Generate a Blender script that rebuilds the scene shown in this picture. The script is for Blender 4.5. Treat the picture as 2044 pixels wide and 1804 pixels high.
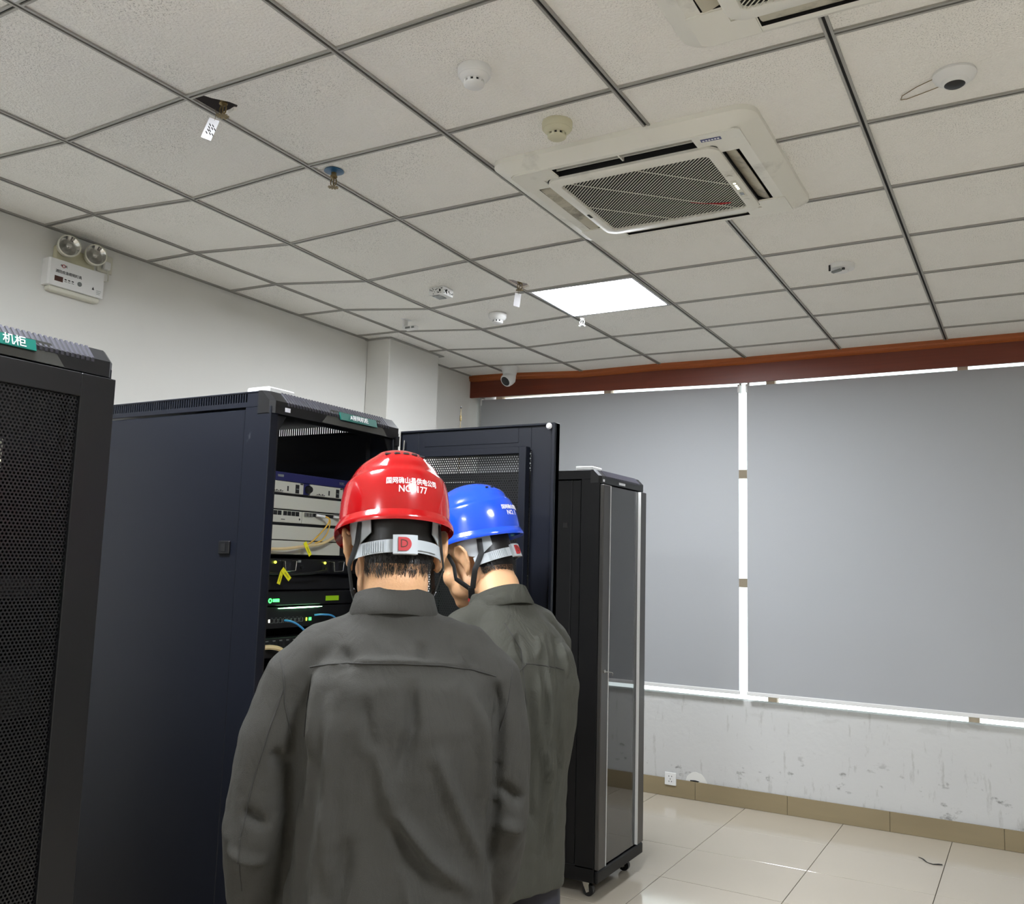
import bpy, bmesh, math, random
import numpy as np
from mathutils import Matrix, Vector, noise
from mathutils.bvhtree import BVHTree
random.seed(7)
for o in list(bpy.data.objects): bpy.data.objects.remove(o, do_unlink=True)
scene = bpy.context.scene
COL = scene.collection
pi = math.pi

# ------------------------------------------------------------------ camera, world, exposure
F_PX, CAM_Z = 1797.8, 1.567
YAW, PITCH, ROLL = -0.52635, 0.12059, 0.02803
def cam_basis():
    f = Vector((math.sin(YAW)*math.cos(PITCH), math.cos(YAW)*math.cos(PITCH), math.sin(PITCH)))
    r = Vector((math.cos(YAW), -math.sin(YAW), 0)); u = r.cross(f)
    return math.cos(ROLL)*r+math.sin(ROLL)*u, -math.sin(ROLL)*r+math.cos(ROLL)*u, f
_r, _u, _f = cam_basis()
cam_d = bpy.data.cameras.new('camera'); cam = bpy.data.objects.new('camera', cam_d); COL.objects.link(cam)
cam_d.sensor_fit = 'HORIZONTAL'; cam_d.sensor_width = 36.0; cam_d.lens = F_PX/2044*36.0
cam_d.clip_start = 0.05; cam_d.clip_end = 200
cam.matrix_world = Matrix(((_r.x, _u.x, -_f.x, 0), (_r.y, _u.y, -_f.y, 0), (_r.z, _u.z, -_f.z, CAM_Z), (0, 0, 0, 1)))
scene.camera = cam
world = bpy.data.worlds.new('world'); scene.world = world; world.use_nodes = True
bg = world.node_tree.nodes['Background']; bg.inputs[0].default_value = (0.93, 0.96, 1.0, 1); bg.inputs[1].default_value = 3.4
scene.view_settings.view_transform = 'Standard'; scene.view_settings.look = 'None'
scene.view_settings.gamma = 1.0; scene.view_settings.exposure = 0.16; scene.view_settings.use_curve_mapping = False
PANEL_STRENGTH = 95.0

# ------------------------------------------------------------------ materials
def lin(c):
    return tuple(((v/255)/12.92 if v/255 <= .04045 else ((v/255+.055)/1.055)**2.4) for v in c[:3])+(1.0,)
def nd(nt, t, **kw):
    n = nt.nodes.new(t)
    for k, v in kw.items(): setattr(n, k, v)
    return n
def mat(name, col, rough=.5, metal=0., spec=.5, var=0., vscale=8., bump=0., bscale=60., bdetail=4., coat=0., emit=None, estr=0., stretch=None):
    m = bpy.data.materials.new(name); m.use_nodes = True; nt = m.node_tree; p = nt.nodes['Principled BSDF']
    p.inputs['Base Color'].default_value = lin(col); p.inputs['Roughness'].default_value = rough
    p.inputs['Metallic'].default_value = metal; p.inputs['Specular IOR Level'].default_value = spec
    if coat: p.inputs['Coat Weight'].default_value = coat; p.inputs['Coat Roughness'].default_value = .05
    if emit: p.inputs['Emission Color'].default_value = lin(emit); p.inputs['Emission Strength'].default_value = estr
    if var or bump:
        tc = nd(nt, 'ShaderNodeTexCoord'); mp = nd(nt, 'ShaderNodeMapping'); nt.links.new(tc.outputs['Object'], mp.inputs[0])
        if stretch: mp.inputs['Scale'].default_value = stretch
    if var:
        nz = nd(nt, 'ShaderNodeTexNoise'); nz.inputs['Scale'].default_value = vscale; nz.inputs['Detail'].default_value = 5
        nt.links.new(mp.outputs[0], nz.inputs[0])
        mx = nd(nt, 'ShaderNodeMix', data_type='RGBA')
        c = lin(col); mx.inputs[6].default_value = tuple(max(0, v*(1-var)) for v in c[:3])+(1,); mx.inputs[7].default_value = tuple(min(1, v*(1+var)) for v in c[:3])+(1,)
        nt.links.new(nz.outputs['Fac'], mx.inputs[0]); nt.links.new(mx.outputs[2], p.inputs['Base Color'])
    if bump:
        nb = nd(nt, 'ShaderNodeTexNoise'); nb.inputs['Scale'].default_value = bscale; nb.inputs['Detail'].default_value = bdetail
        nt.links.new(mp.outputs[0], nb.inputs[0])
        bp = nd(nt, 'ShaderNodeBump'); bp.inputs['Strength'].default_value = bump; bp.inputs['Distance'].default_value = .01
        nt.links.new(nb.outputs['Fac'], bp.inputs['Height']); nt.links.new(bp.outputs[0], p.inputs['Normal'])
    return m
def scuff(m, dark, scale, lo, hi, stretch=(1, 1, 1), amt=.6, zlim=None):
    """lay irregular stains or scratches of their own shape over a material's colour"""
    nt = m.node_tree; p = nt.nodes['Principled BSDF']
    tc = nd(nt, 'ShaderNodeTexCoord'); mp = nd(nt, 'ShaderNodeMapping'); mp.inputs['Scale'].default_value = stretch
    nt.links.new(tc.outputs['Object'], mp.inputs[0])
    nz = nd(nt, 'ShaderNodeTexNoise'); nz.inputs['Scale'].default_value = scale; nz.inputs['Detail'].default_value = 8; nz.inputs['Roughness'].default_value = .65
    nt.links.new(mp.outputs[0], nz.inputs[0])
    mr = nd(nt, 'ShaderNodeMapRange'); mr.inputs[1].default_value = lo; mr.inputs[2].default_value = hi; mr.inputs[4].default_value = amt
    nt.links.new(nz.outputs['Fac'], mr.inputs[0]); fac = mr.outputs[0]
    if zlim:
        sp = nd(nt, 'ShaderNodeSeparateXYZ'); nt.links.new(tc.outputs['Object'], sp.inputs[0])
        m2 = nd(nt, 'ShaderNodeMapRange'); m2.inputs[1].default_value = zlim[0]; m2.inputs[2].default_value = zlim[1]; m2.inputs[3].default_value = 1; m2.inputs[4].default_value = 0
        nt.links.new(sp.outputs['Z'], m2.inputs[0]); mu = nd(nt, 'ShaderNodeMath', operation='MULTIPLY')
        nt.links.new(fac, mu.inputs[0]); nt.links.new(m2.outputs[0], mu.inputs[1]); fac = mu.outputs[0]
    mx = nd(nt, 'ShaderNodeMix', data_type='RGBA'); mx.inputs[7].default_value = lin(dark)
    old = p.inputs['Base Color'].links
    if old: nt.links.new(old[0].from_socket, mx.inputs[6])
    else: mx.inputs[6].default_value = p.inputs['Base Color'].default_value
    nt.links.new(fac, mx.inputs[0]); nt.links.new(mx.outputs[2], p.inputs['Base Color'])
    return m
def glass_mat(name, tint, gloss=.08, rough=.02):
    m = bpy.data.materials.new(name); m.use_nodes = True; nt = m.node_tree; nt.nodes.clear()
    out = nd(nt, 'ShaderNodeOutputMaterial'); tr = nd(nt, 'ShaderNodeBsdfTransparent'); gl = nd(nt, 'ShaderNodeBsdfGlossy')
    tr.inputs[0].default_value = lin(tint); gl.inputs['Roughness'].default_value = rough
    fr = nd(nt, 'ShaderNodeFresnel'); fr.inputs[0].default_value = 1.5 if gloss < .2 else 1.5+gloss
    mx = nd(nt, 'ShaderNodeMixShader'); nt.links.new(fr.outputs[0], mx.inputs[0]); nt.links.new(tr.outputs[0], mx.inputs[1]); nt.links.new(gl.outputs[0], mx.inputs[2])
    nt.links.new(mx.outputs[0], out.inputs[0]); return m
M = {}
M['tile'] = scuff(mat('ceiling_tile', (243, 241, 235), .9, spec=.1, var=.03, vscale=3, bump=.6, bscale=120, bdetail=6), (110, 106, 98), 5, .69, .78, (1, 1.6, 1), .45)
def speckle(m):
    nt = m.node_tree; p = nt.nodes['Principled BSDF']; src = p.inputs['Base Color'].links[0].from_socket
    tc = nd(nt, 'ShaderNodeTexCoord'); vo = nd(nt, 'ShaderNodeTexNoise'); vo.inputs['Scale'].default_value = 250; vo.inputs['Detail'].default_value = 1
    big = nd(nt, 'ShaderNodeTexNoise'); big.inputs['Scale'].default_value = 2.2
    nt.links.new(tc.outputs['Object'], vo.inputs[0]); nt.links.new(tc.outputs['Object'], big.inputs[0])
    a = nd(nt, 'ShaderNodeMapRange'); a.inputs[1].default_value = .60; a.inputs[2].default_value = .67; nt.links.new(vo.outputs['Fac'], a.inputs[0])
    b = nd(nt, 'ShaderNodeMapRange'); b.inputs[1].default_value = .42; b.inputs[2].default_value = .62; b.inputs[4].default_value = .5; nt.links.new(big.outputs['Fac'], b.inputs[0])
    mu = nd(nt, 'ShaderNodeMath', operation='MULTIPLY'); nt.links.new(a.outputs[0], mu.inputs[0]); nt.links.new(b.outputs[0], mu.inputs[1])
    mx = nd(nt, 'ShaderNodeMix', data_type='RGBA'); mx.inputs[7].default_value = lin((120, 118, 112)); nt.links.new(src, mx.inputs[6]); nt.links.new(mu.outputs[0], mx.inputs[0])
    nt.links.new(mx.outputs[2], p.inputs['Base Color'])
speckle(M['tile'])
M['tee'] = mat('tee_steel', (164, 162, 156), .45, .3)
M['groove'] = mat('tee_groove', (22, 22, 22), .8)
M['plenum'] = mat('plenum_dark', (60, 52, 46), .95)
M['wall'] = mat('wall_paint', (222, 221, 216), .75, spec=.2, var=.02, vscale=2, bump=.08, bscale=30)
M['wall_win'] = scuff(scuff(mat('wall_paint_worn', (198, 198, 196), .75, spec=.2, var=.03, vscale=3, bump=.15, bscale=25), (120, 118, 114), 5.5, .60, .68, (1.4, 1, 2.2), .85, (.30, .42)), (150, 148, 142), 9, .58, .66, (2.2, 1, .5), .4)
scuff(M['wall_win'], (150, 148, 142), 7, .54, .62, (1, 1, 2.4), .28, (.66, .55))
M['ftile'] = mat('floor_tile', (186, 177, 162), .1, spec=.5, var=.04, vscale=1.5)
M['fjoint'] = mat('floor_joint', (88, 82, 74), .8)
M['bboard'] = mat('baseboard_tile', (142, 128, 100), .25, var=.12, vscale=3, stretch=(.6, 1, 4))
M['wood'] = mat('valence_wood', (106, 43, 20), .4, var=.3, vscale=6, stretch=(.25, 3, 9))
M['wood2'] = mat('valence_moulding', (158, 82, 34), .4, var=.35, vscale=6, stretch=(.3, 3, 14))
M['blind'] = None
M['white'] = mat('white_plastic', (226, 226, 224), .4)
M['white2'] = mat('white_plastic_aged', (214, 212, 198), .45, var=.05)
M['cream'] = mat('cream_plastic', (202, 198, 170), .5, var=.05)
M['acw'] = scuff(mat('ac_plastic', (228, 226, 216), .4), (96, 88, 72), 4, .56, .72, (1, 1, 1), .4)
M['acdirty'] = scuff(mat('ac_flap', (190, 184, 164), .45), (70, 62, 48), 6, .45, .62, (1, 1, 1), .8)
M['acdark'] = mat('ac_filter', (26, 23, 18), .9, var=.4, vscale=5)
M['black'] = mat('black_void', (8, 8, 9), .7)
M['blackp'] = mat('black_plastic', (20, 20, 21), .4)
M['rack'] = scuff(mat('rack_steel', (19, 22, 31), .42, spec=.3, bump=.02, bscale=400), (112, 114, 118), 4, .7, .76, (3, 1, 1), .35)
M['rackin'] = mat('rack_inside', (20, 20, 22), .5)
M['rackblk'] = mat('rack_black', (17, 17, 19), .4)
M['rack3'] = mat('cabinet_black', (7, 7, 9), .5, spec=.3)
M['rackrib'] = mat('rack_rib', (58, 57, 64), .35)
M['alum'] = mat('brushed_grey', (82, 80, 78), .35, .6, var=.06, vscale=4, stretch=(1, 1, .1))
M['steel'] = mat('steel_bright', (190, 188, 182), .25, .9)
M['brass'] = mat('aged_brass', (128, 112, 78), .4, .7, var=.3, vscale=60)
M['rust'] = mat('rust', (78, 48, 38), .8, var=.3, vscale=30)
M['blue_esc'] = mat('escutcheon_blue', (30, 84, 122), .35)
M['green'] = mat('label_green', (12, 98, 86), .35)
M['film'] = mat('tape_film', (62, 62, 59), .25)
M['paper'] = mat('paper', (232, 232, 236), .6)
M['ink'] = mat('ink', (24, 24, 24), .7)
M['inkred'] = mat('ink_red', (170, 34, 40), .6)
M['txtw'] = mat('letter_white', (240, 240, 240), .4)
M['labelb'] = mat('label_blue', (52, 60, 112), .4)
M['router'] = mat('router_grey', (188, 188, 174), .5)
M['routerb'] = mat('router_blue', (34, 36, 84), .4)
M['yellow'] = mat('tag_yellow', (228, 222, 30), .5)
M['lime'] = mat('sticker_lime', (150, 196, 20), .5)
M['fibre'] = mat('fibre_yellow', (214, 170, 66), .4)
M['cblue'] = mat('cable_blue', (62, 142, 198), .4)
M['cbeige'] = mat('cable_beige', (208, 186, 138), .5)
M['ledg'] = mat('led_green', (30, 200, 60), .5, emit=(60, 255, 90), estr=5)
M['ledw'] = mat('led_bar', (200, 255, 210), .5, emit=(170, 255, 190), estr=9)
M['ledy'] = mat('led_yellow', (220, 220, 60), .5, emit=(220, 235, 60), estr=4)
M['ledwh'] = mat('led_small_white', (240, 240, 220), .5, emit=(255, 250, 220), estr=3)
M['hred'] = mat('helmet_red', (166, 14, 18), .16, coat=.6)
M['hblue'] = mat('helmet_blue', (28, 78, 212), .18, coat=.6)
M['strapb'] = mat('strap_black', (16, 16, 18), .6)
M['hgrey'] = mat('headband_grey', (172, 178, 182), .4)
M['skin'] = mat('skin', (206, 160, 120), .5, var=.08, vscale=25, bump=.08, bscale=200)
M['skin'].node_tree.nodes['Principled BSDF'].inputs['Subsurface Weight'].default_value = .12
M['skin'].node_tree.nodes['Principled BSDF'].inputs['Subsurface Radius'].default_value = (.012, .004, .002)
M['hair'] = mat('hair_black', (18, 15, 14), .45, var=.3, vscale=80)
M['eyew'] = mat('eye_white', (225, 222, 216), .2)
M['shirt'] = mat('work_shirt', (56, 55, 51), .8, spec=.25, var=.1, vscale=9, bump=.25, bscale=900, bdetail=2)
M['shirt2'] = mat('work_shirt_faded', (64, 64, 57), .8, spec=.25, var=.1, vscale=9, bump=.25, bscale=900, bdetail=2)
def wrinkle(m, amt):
    nt = m.node_tree; bp = [n for n in nt.nodes if n.type == 'BUMP'][0]
    tc = nd(nt, 'ShaderNodeTexCoord'); mp = nd(nt, 'ShaderNodeMapping'); mp.inputs['Scale'].default_value = (1, 1, .45); nt.links.new(tc.outputs['Object'], mp.inputs[0])
    n1 = nd(nt, 'ShaderNodeTexNoise'); n1.inputs['Scale'].default_value = 17; n1.inputs['Detail'].default_value = 3; n1.inputs['Distortion'].default_value = 1.2; nt.links.new(mp.outputs[0], n1.inputs[0])
    su = nd(nt, 'ShaderNodeMath', operation='SUBTRACT'); su.inputs[1].default_value = .5; nt.links.new(n1.outputs['Fac'], su.inputs[0]); ab = nd(nt, 'ShaderNodeMath', operation='ABSOLUTE'); nt.links.new(su.outputs[0], ab.inputs[0])
    b2 = nd(nt, 'ShaderNodeBump'); b2.inputs['Strength'].default_value = amt; b2.inputs['Distance'].default_value = .03; nt.links.new(ab.outputs[0], b2.inputs['Height']); nt.links.new(b2.outputs[0], bp.inputs['Normal'])
wrinkle(M['shirt'], .17); wrinkle(M['shirt2'], .3)
M['seam'] = mat('shirt_seam', (42, 41, 38), .8)
M['trouser'] = mat('trousers_navy', (40, 40, 48), .85, var=.1, vscale=12)
M['shoe'] = mat('shoe_black', (20, 20, 20), .45)
M['chrome'] = mat('reflector', (205, 205, 202), .12, .9)
M['clear'] = glass_mat('clear_glass', (245, 250, 248))
M['doorglass'] = glass_mat('door_glass', (190, 198, 194), .95)
M['grey_face'] = mat('mid_grey', (120, 124, 122), .25)
M['winframe'] = mat('window_frame', (214, 190, 164), .5)
M['panel'] = mat('panel_light', (255, 255, 255), .5, emit=(243, 248, 255), estr=PANEL_STRENGTH)
M['frame_alu'] = mat('light_frame', (200, 198, 200), .35, .5)
# roller-blind cloth lets a little daylight through
mb = bpy.data.materials.new('blind_cloth'); mb.use_nodes = True; nt = mb.node_tree; p_ = nt.nodes['Principled BSDF']
p_.inputs['Base Color'].default_value = lin((166, 168, 170)); p_.inputs['Roughness'].default_value = .7
tl = nd(nt, 'ShaderNodeBsdfTranslucent'); tl.inputs[0].default_value = lin((200, 204, 210)); mx_ = nd(nt, 'ShaderNodeMixShader'); mx_.inputs[0].default_value = .03
nt.links.new(p_.outputs[0], mx_.inputs[1]); nt.links.new(tl.outputs[0], mx_.inputs[2]); nt.links.new(mx_.outputs[0], nt.nodes['Material Output'].inputs[0])
M['blind'] = mb

# ------------------------------------------------------------------ mesh helpers
class B:
    def __init__(s): s.v = []; s.f = []; s.m = []
    def add(s, vs, fs, m=0, X=None):
        n = len(s.v)
        s.v += [tuple(X @ Vector(v)) for v in vs] if X is not None else [tuple(v) for v in vs]
        s.f += [tuple(i+n for i in f) for f in fs]; s.m += [m]*len(fs); return s
    def box(s, x0, x1, y0, y1, z0, z1, m=0, bev=0., X=None):
        if x0 > x1: x0, x1 = x1, x0
        if y0 > y1: y0, y1 = y1, y0
        if z0 > z1: z0, z1 = z1, z0
        if not bev:
            vs = [(x, y, z) for x in (x0, x1) for y in (y0, y1) for z in (z0, z1)]
            fs = [(0, 1, 3, 2), (4, 6, 7, 5), (0, 4, 5, 1), (2, 3, 7, 6), (0, 2, 6, 4), (1, 5, 7, 3)]
            return s.add(vs, fs, m, X)
        bev = min(bev, (x1-x0)*.49, (y1-y0)*.49, (z1-z0)*.49)
        c = ((x0+x1)/2, (y0+y1)/2, (z0+z1)/2); h = ((x1-x0)/2, (y1-y0)/2, (z1-z0)/2); vs = []; ix = {}
        for sx in (-1, 1):
            for sy in (-1, 1):
                for sz in (-1, 1):
                    sg = (sx, sy, sz)
                    for a in range(3):
                        ix[(sg, a)] = len(vs)
                        vs.append(tuple(c[k]+sg[k]*(h[k] if k == a else h[k]-bev) for k in range(3)))
        fs = []
        for a in range(3):
            b, d = (a+1) % 3, (a+2) % 3
            for s1 in (-1, 1):
                q = []
                for (sb, sd) in ((-1, -1), (1, -1), (1, 1), (-1, 1)):
                    g = [0]*3; g[a] = s1; g[b] = sb; g[d] = sd; q.append(ix[(tuple(g), a)])
                fs.append(tuple(q if s1 > 0 else q[::-1]))
            for sb in (-1, 1):
                for sd in (-1, 1):
                    g0 = [0]*3; g1 = [0]*3; g0[a] = -1; g1[a] = 1
                    for g in (g0, g1): g[b] = sb; g[d] = sd
                    q = (ix[(tuple(g0), b)], ix[(tuple(g1), b)], ix[(tuple(g1), d)], ix[(tuple(g0), d)])
                    fs.append(q if sb*sd < 0 else q[::-1])
        for sx in (-1, 1):
            for sy in (-1, 1):
                for sz in (-1, 1):
                    g = (sx, sy, sz); q = (ix[(g, 0)], ix[(g, 1)], ix[(g, 2)]); fs.append(q if sx*sy*sz > 0 else q[::-1])
        return s.add(vs, fs, m, X)
    def lathe(s, prof, n=24, X=None, m=0, ms=None, caps=True):
        vs = []; fs = []; mm = []
        for (r, z) in prof:
            for k in range(n): a = 2*pi*k/n; vs.append((r*math.cos(a), r*math.sin(a), z))
        for i in range(len(prof)-1):
            for k in range(n):
                k2 = (k+1) % n; fs.append((i*n+k, i*n+k2, (i+1)*n+k2, (i+1)*n+k)); mm.append(ms[i] if ms else m)
        n0 = len(s.v)
        s.add(vs, fs, m, X); s.m[-len(fs):] = mm
        for e, rv in ((0, True), (len(prof)-1, False)):
            if caps and prof[e][0] > 1e-6:
                loop = [n0+e*n+k for k in range(n)]; s.f.append(tuple(loop[::-1] if rv else loop)); s.m.append(mm[0 if e == 0 else -1])
        return s
    def tube(s, pts, r, n=8, m=0, caps=True, flat=1., up=None):
        pts = [Vector(p) for p in pts]; L = len(pts); rs = r if isinstance(r, (list, tuple)) else [r]*L
        vs = []; fs = []; prev = None
        for i, p in enumerate(pts):
            t = (pts[min(i+1, L-1)]-pts[max(i-1, 0)]).normalized()
            if prev is None:
                a = Vector(up) if up else (Vector((0, 0, 1)) if abs(t.z) < .9 else Vector((1, 0, 0)))
            else: a = prev
            if up: a = Vector(up)
            n1 = (a-t*a.dot(t)).normalized(); prev = n1; n2 = t.cross(n1)
            for k in range(n):
                g = 2*pi*k/n; vs.append(p+rs[i]*(math.cos(g)*n1*flat+math.sin(g)*n2))
        for i in range(L-1):
            for k in range(n): k2 = (k+1) % n; fs.append((i*n+k, i*n+k2, (i+1)*n+k2, (i+1)*n+k))
        if caps: fs.append(tuple(range(n-1, -1, -1))); fs.append(tuple((L-1)*n+k for k in range(n)))
        return s.add(vs, fs, m)
    def cyl(s, p0, p1, r0, r1=None, n=16, m=0): return s.tube([p0, p1], [r0, r0 if r1 is None else r1], n, m)
    def ell(s, c, r, nu=20, nv=12, m=0, X=None):
        vs = [(0, 0, -1)]; fs = []
        for j in range(1, nv):
            b = -pi/2+pi*j/nv
            for i in range(nu): a = 2*pi*i/nu; vs.append((math.cos(b)*math.cos(a), math.cos(b)*math.sin(a), math.sin(b)))
        vs.append((0, 0, 1)); T = len(vs)-1
        for i in range(nu):
            i2 = (i+1) % nu; fs.append((0, 1+i2, 1+i)); fs.append((T, T-nu+i, T-nu+i2))
            for j in range(nv-2): fs.append((1+j*nu+i, 1+j*nu+i2, 1+(j+1)*nu+i2, 1+(j+1)*nu+i))
        vs = [(c[0]+v[0]*r[0], c[1]+v[1]*r[1], c[2]+v[2]*r[2]) for v in vs]
        return s.add(vs, fs, m, X)
    def prism(s, poly, z0, z1, m=0, X=None):
        n = len(poly); vs = [(x, y, z0) for x, y in poly]+[(x, y, z1) for x, y in poly]
        ar = sum(poly[i][0]*poly[(i+1) % n][1]-poly[(i+1) % n][0]*poly[i][1] for i in range(n))
        bot = tuple(range(n)); top = tuple(range(n, 2*n))
        fs = [bot[::-1], top]+[(i, (i+1) % n, n+(i+1) % n, n+i) for i in range(n)]
        if ar < 0: fs = [f[::-1] for f in fs]
        return s.add(vs, fs, m, X)
    def loft(s, rings, m=0, caps=True, closed=True):
        n = len(rings[0]); vs = [v for r in rings for v in r]; fs = []
        for i in range(len(rings)-1):
            for k in range(n if closed else n-1): k2 = (k+1) % n; fs.append((i*n+k, i*n+k2, (i+1)*n+k2, (i+1)*n+k))
        if caps: fs.append(tuple(range(n-1, -1, -1))); fs.append(tuple((len(rings)-1)*n+k for k in range(n)))
        return s.add(vs, fs, m)
    def mesh(s, name, mats, smooth=None):
        me = bpy.data.meshes.new(name); me.from_pydata(s.v, [], s.f)
        for q in (mats if isinstance(mats, (list, tuple)) else [mats]): me.materials.append(q if not isinstance(q, str) else M[q])
        me.polygons.foreach_set('material_index', s.m)
        if smooth is not None:
            me.polygons.foreach_set('use_smooth', [True]*len(s.f)); me.set_sharp_from_angle(angle=math.radians(smooth))
        me.update(); return me
    def obj(s, name, mats, parent=None, smooth=None, **tags):
        return link(name, s.mesh(name, mats, smooth), parent, **tags)
def link(name, me, parent=None, **tags):
    o = bpy.data.objects.new(name, me); COL.objects.link(o)
    if parent is not None: o.parent = parent
    for k, v in tags.items(): o[k] = v
    return o
def setorigin(o, loc):
    """shift a top-level mesh so that its object origin sits at loc"""
    loc = Vector(loc); o.data.transform(Matrix.Translation(-loc)); o.location = loc; return o
def thing(name, label, cat, loc=(0, 0, 0), rz=0., group=None):
    o = bpy.data.objects.new(name, None); COL.objects.link(o); o.empty_display_size = .05
    o.location = loc; o.rotation_euler = (0, 0, rz); o['label'] = label; o['category'] = cat
    if group: o['group'] = group
    return o
def copytree(o, parent=None):
    c = o.copy(); COL.objects.link(c); c.parent = parent
    for ch in list(o.children): copytree(ch, c)
    return c
def text_obj(name, body, size, X, mt, parent=None, ext=.0004, warp=None, align='CENTER', bold=0., **tags):
    cu = bpy.data.curves.new('txt', 'FONT'); cu.body = body; cu.size = size; cu.align_x = align; cu.align_y = 'CENTER'; cu.extrude = ext; cu.resolution_u = 3; cu.offset = bold
    t = bpy.data.objects.new('txt', cu); COL.objects.link(t)
    dg = bpy.context.evaluated_depsgraph_get(); me = bpy.data.meshes.new_from_object(t.evaluated_get(dg))
    bpy.data.objects.remove(t); bpy.data.curves.remove(cu)
    me.name = name; me.materials.clear(); me.materials.append(M[mt])
    if warp:
        for v in me.vertices: v.co = warp(v.co)
    if X is not None: me.transform(X)
    return link(name, me, parent, **tags)
def frame(o, ex, ey):
    """matrix with origin o, text x-axis ex, text y-axis ey"""
    ex = Vector(ex).normalized(); ey = Vector(ey); ez = ex.cross(ey).normalized(); ey = ez.cross(ex)
    return Matrix(((ex.x, ey.x, ez.x, o[0]), (ex.y, ey.y, ez.y, o[1]), (ex.z, ey.z, ez.z, o[2]), (0, 0, 0, 1)))
def perforated(name, o, eu, ev, U, V, pitch, hole, mt, parent):
    """sheet with a honeycomb of real hexagonal holes, spanning U x V from corner o along eu, ev"""
    dx = pitch; dy = pitch*math.sqrt(3)/2; nu = int(U/dx); nv = int(V/dy)
    ii, jj = np.meshgrid(np.arange(nu), np.arange(nv)); cu = (ii+.5*(jj % 2)+.5)*dx; cv = (jj+.5)*dy
    ang = np.radians(30+60*np.arange(6)); R = pitch/math.sqrt(3)
    ou = np.stack([cu[..., None]+R*np.cos(ang), cv[..., None]+R*np.sin(ang)], -1).reshape(-1, 6, 2)
    iu = np.stack([cu[..., None]+hole*np.cos(ang), cv[..., None]+hole*np.sin(ang)], -1).reshape(-1, 6, 2)
    uv = np.concatenate([ou, iu], 1).reshape(-1, 2); uv[:, 0] = np.clip(uv[:, 0], 0, U); uv[:, 1] = np.clip(uv[:, 1], 0, V)
    co = np.array(o)+uv[:, :1]*np.array(eu)+uv[:, 1:]*np.array(ev)
    N = nu*nv; base = (np.arange(N)*12)[:, None, None]
    q = np.array([[k, (k+1) % 6, 6+(k+1) % 6, 6+k] for k in range(6)])[None]; fa = (base+q).reshape(-1)
    me = bpy.data.meshes.new(name); me.vertices.add(len(co)); me.vertices.foreach_set('co', co.astype(np.float32).ravel())
    nf = N*6; me.loops.add(nf*4); me.loops.foreach_set('vertex_index', fa.astype(np.int32)); me.polygons.add(nf)
    me.polygons.foreach_set('loop_start', (np.arange(nf)*4).astype(np.int32)); me.update(calc_edges=True); me.validate()
    me.materials.append(M[mt]); return link(name, me, parent, kind='stuff')

# ------------------------------------------------------------------ room shell
XL, XR, YB, YF, ZC = -3.885, 3.30, 6.126, -3.20, 2.987     # left wall, right wall, window wall, wall behind, ceiling
def struct(o): o['kind'] = 'structure'; return o
# floor: slab with polished tiles laid on it
fl = struct(B().box(XL-.2, XR+.2, YF-.2, YB+.3, -.12, -.006).obj('floor', 'fjoint'))
TX, TY = .6125, .5275
xs = [-.483+TX*k for k in range(-6, 8)]; ys = [5.61-TY*k for k in range(-1, 18)]
for i in range(len(xs)-1):
    for j in range(len(ys)-1):
        x0, x1 = max(xs[i], XL), min(xs[i+1], XR); y0, y1 = max(ys[j+1], YF), min(ys[j], YB)
        if x1-x0 < .03 or y1-y0 < .03: continue
        g = .0016; B().box(x0+g, x1-g, y0+g, y1-g, -.006, random.uniform(-.0004, .0004), bev=.0008).obj('floor_tile', 'ftile', fl)
# left wall, pillar, unseen walls
struct(B().box(XL-.2, XL, YF, YB+.3, 0, 3.25).obj('wall_left', 'wall'))
struct(B().box(XL, -3.69, 4.685, 5.26, 0, 3.06, bev=.006).obj('wall_pillar', 'wall'))
struct(B().box(XR, XR+.2, YF, YB+.3, 0, 3.25).obj('wall_right', 'wall'))
struct(B().box(XL-.2, XR+.2, YF-.2, YF, 0, 3.25).obj('wall_front', 'wall'))
# window wall: parapet with plaster sill, jamb strip, header
wb = B(); wb.box(XL, XR, YB, YB+.07, 0, .688, bev=.004); wb.box(XL, XR, YB+.07, YB+.26, 0, .50); wb.box(XL, -3.835, YB+.02, YB+.26, .50, 3.25); wb.box(-3.835, XR, YB+.02, YB+.26, 2.96, 3.25)
wback = struct(wb.obj('wall_back', 'wall_win'))
# hole patch and plaster crumble on the window wall
pt = [(-2.045+.075*math.cos(a)*random.uniform(.93, 1.05), .118+.062*math.sin(a)*random.uniform(.9, 1.05)) for a in [pi*k/12 for k in range(13)]]
B().prism(pt, 0, .004, X=Matrix(((1, 0, 0, 0), (0, 0, -1, YB+.001), (0, 1, 0, 0), (0, 0, 0, 1)))).obj('plaster_patch', 'wall', wback)
B().prism([(-2.085, .118), (-2.03, .118), (-2.02, .124), (-2.05, .128), (-2.085, .125)], 0, .005, X=Matrix(((1, 0, 0, 0), (0, 0, -1, YB), (0, 1, 0, 0), (0, 0, 0, 1)))).obj('pipe_gap', 'black', wback)
bb = B(); bb.box(XL, XR, YB-.008, YB, 0, .116); bbo = struct(bb.obj('baseboard_back', 'fjoint'))
x = -3.885
while x < XR-.05:
    w = min(.6125, XR-x); B().box(x+.001, x+w-.001, YB-.013, YB-.008, .001, .119, bev=.001).obj('baseboard_tile', 'bboard', bbo); x += .6125
struct(B().box(XL, XL+.012, YF, 4.685, 0, .119).obj('baseboard_left', 'bboard'))
struct(B().box(XR-.012, XR, YF, YB-.014, 0, .119).obj('baseboard_right', 'bboard')); struct(B().box(XL+.012, XR-.012, YF, YF+.012, 0, .119).obj('baseboard_front', 'bboard'))
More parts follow.
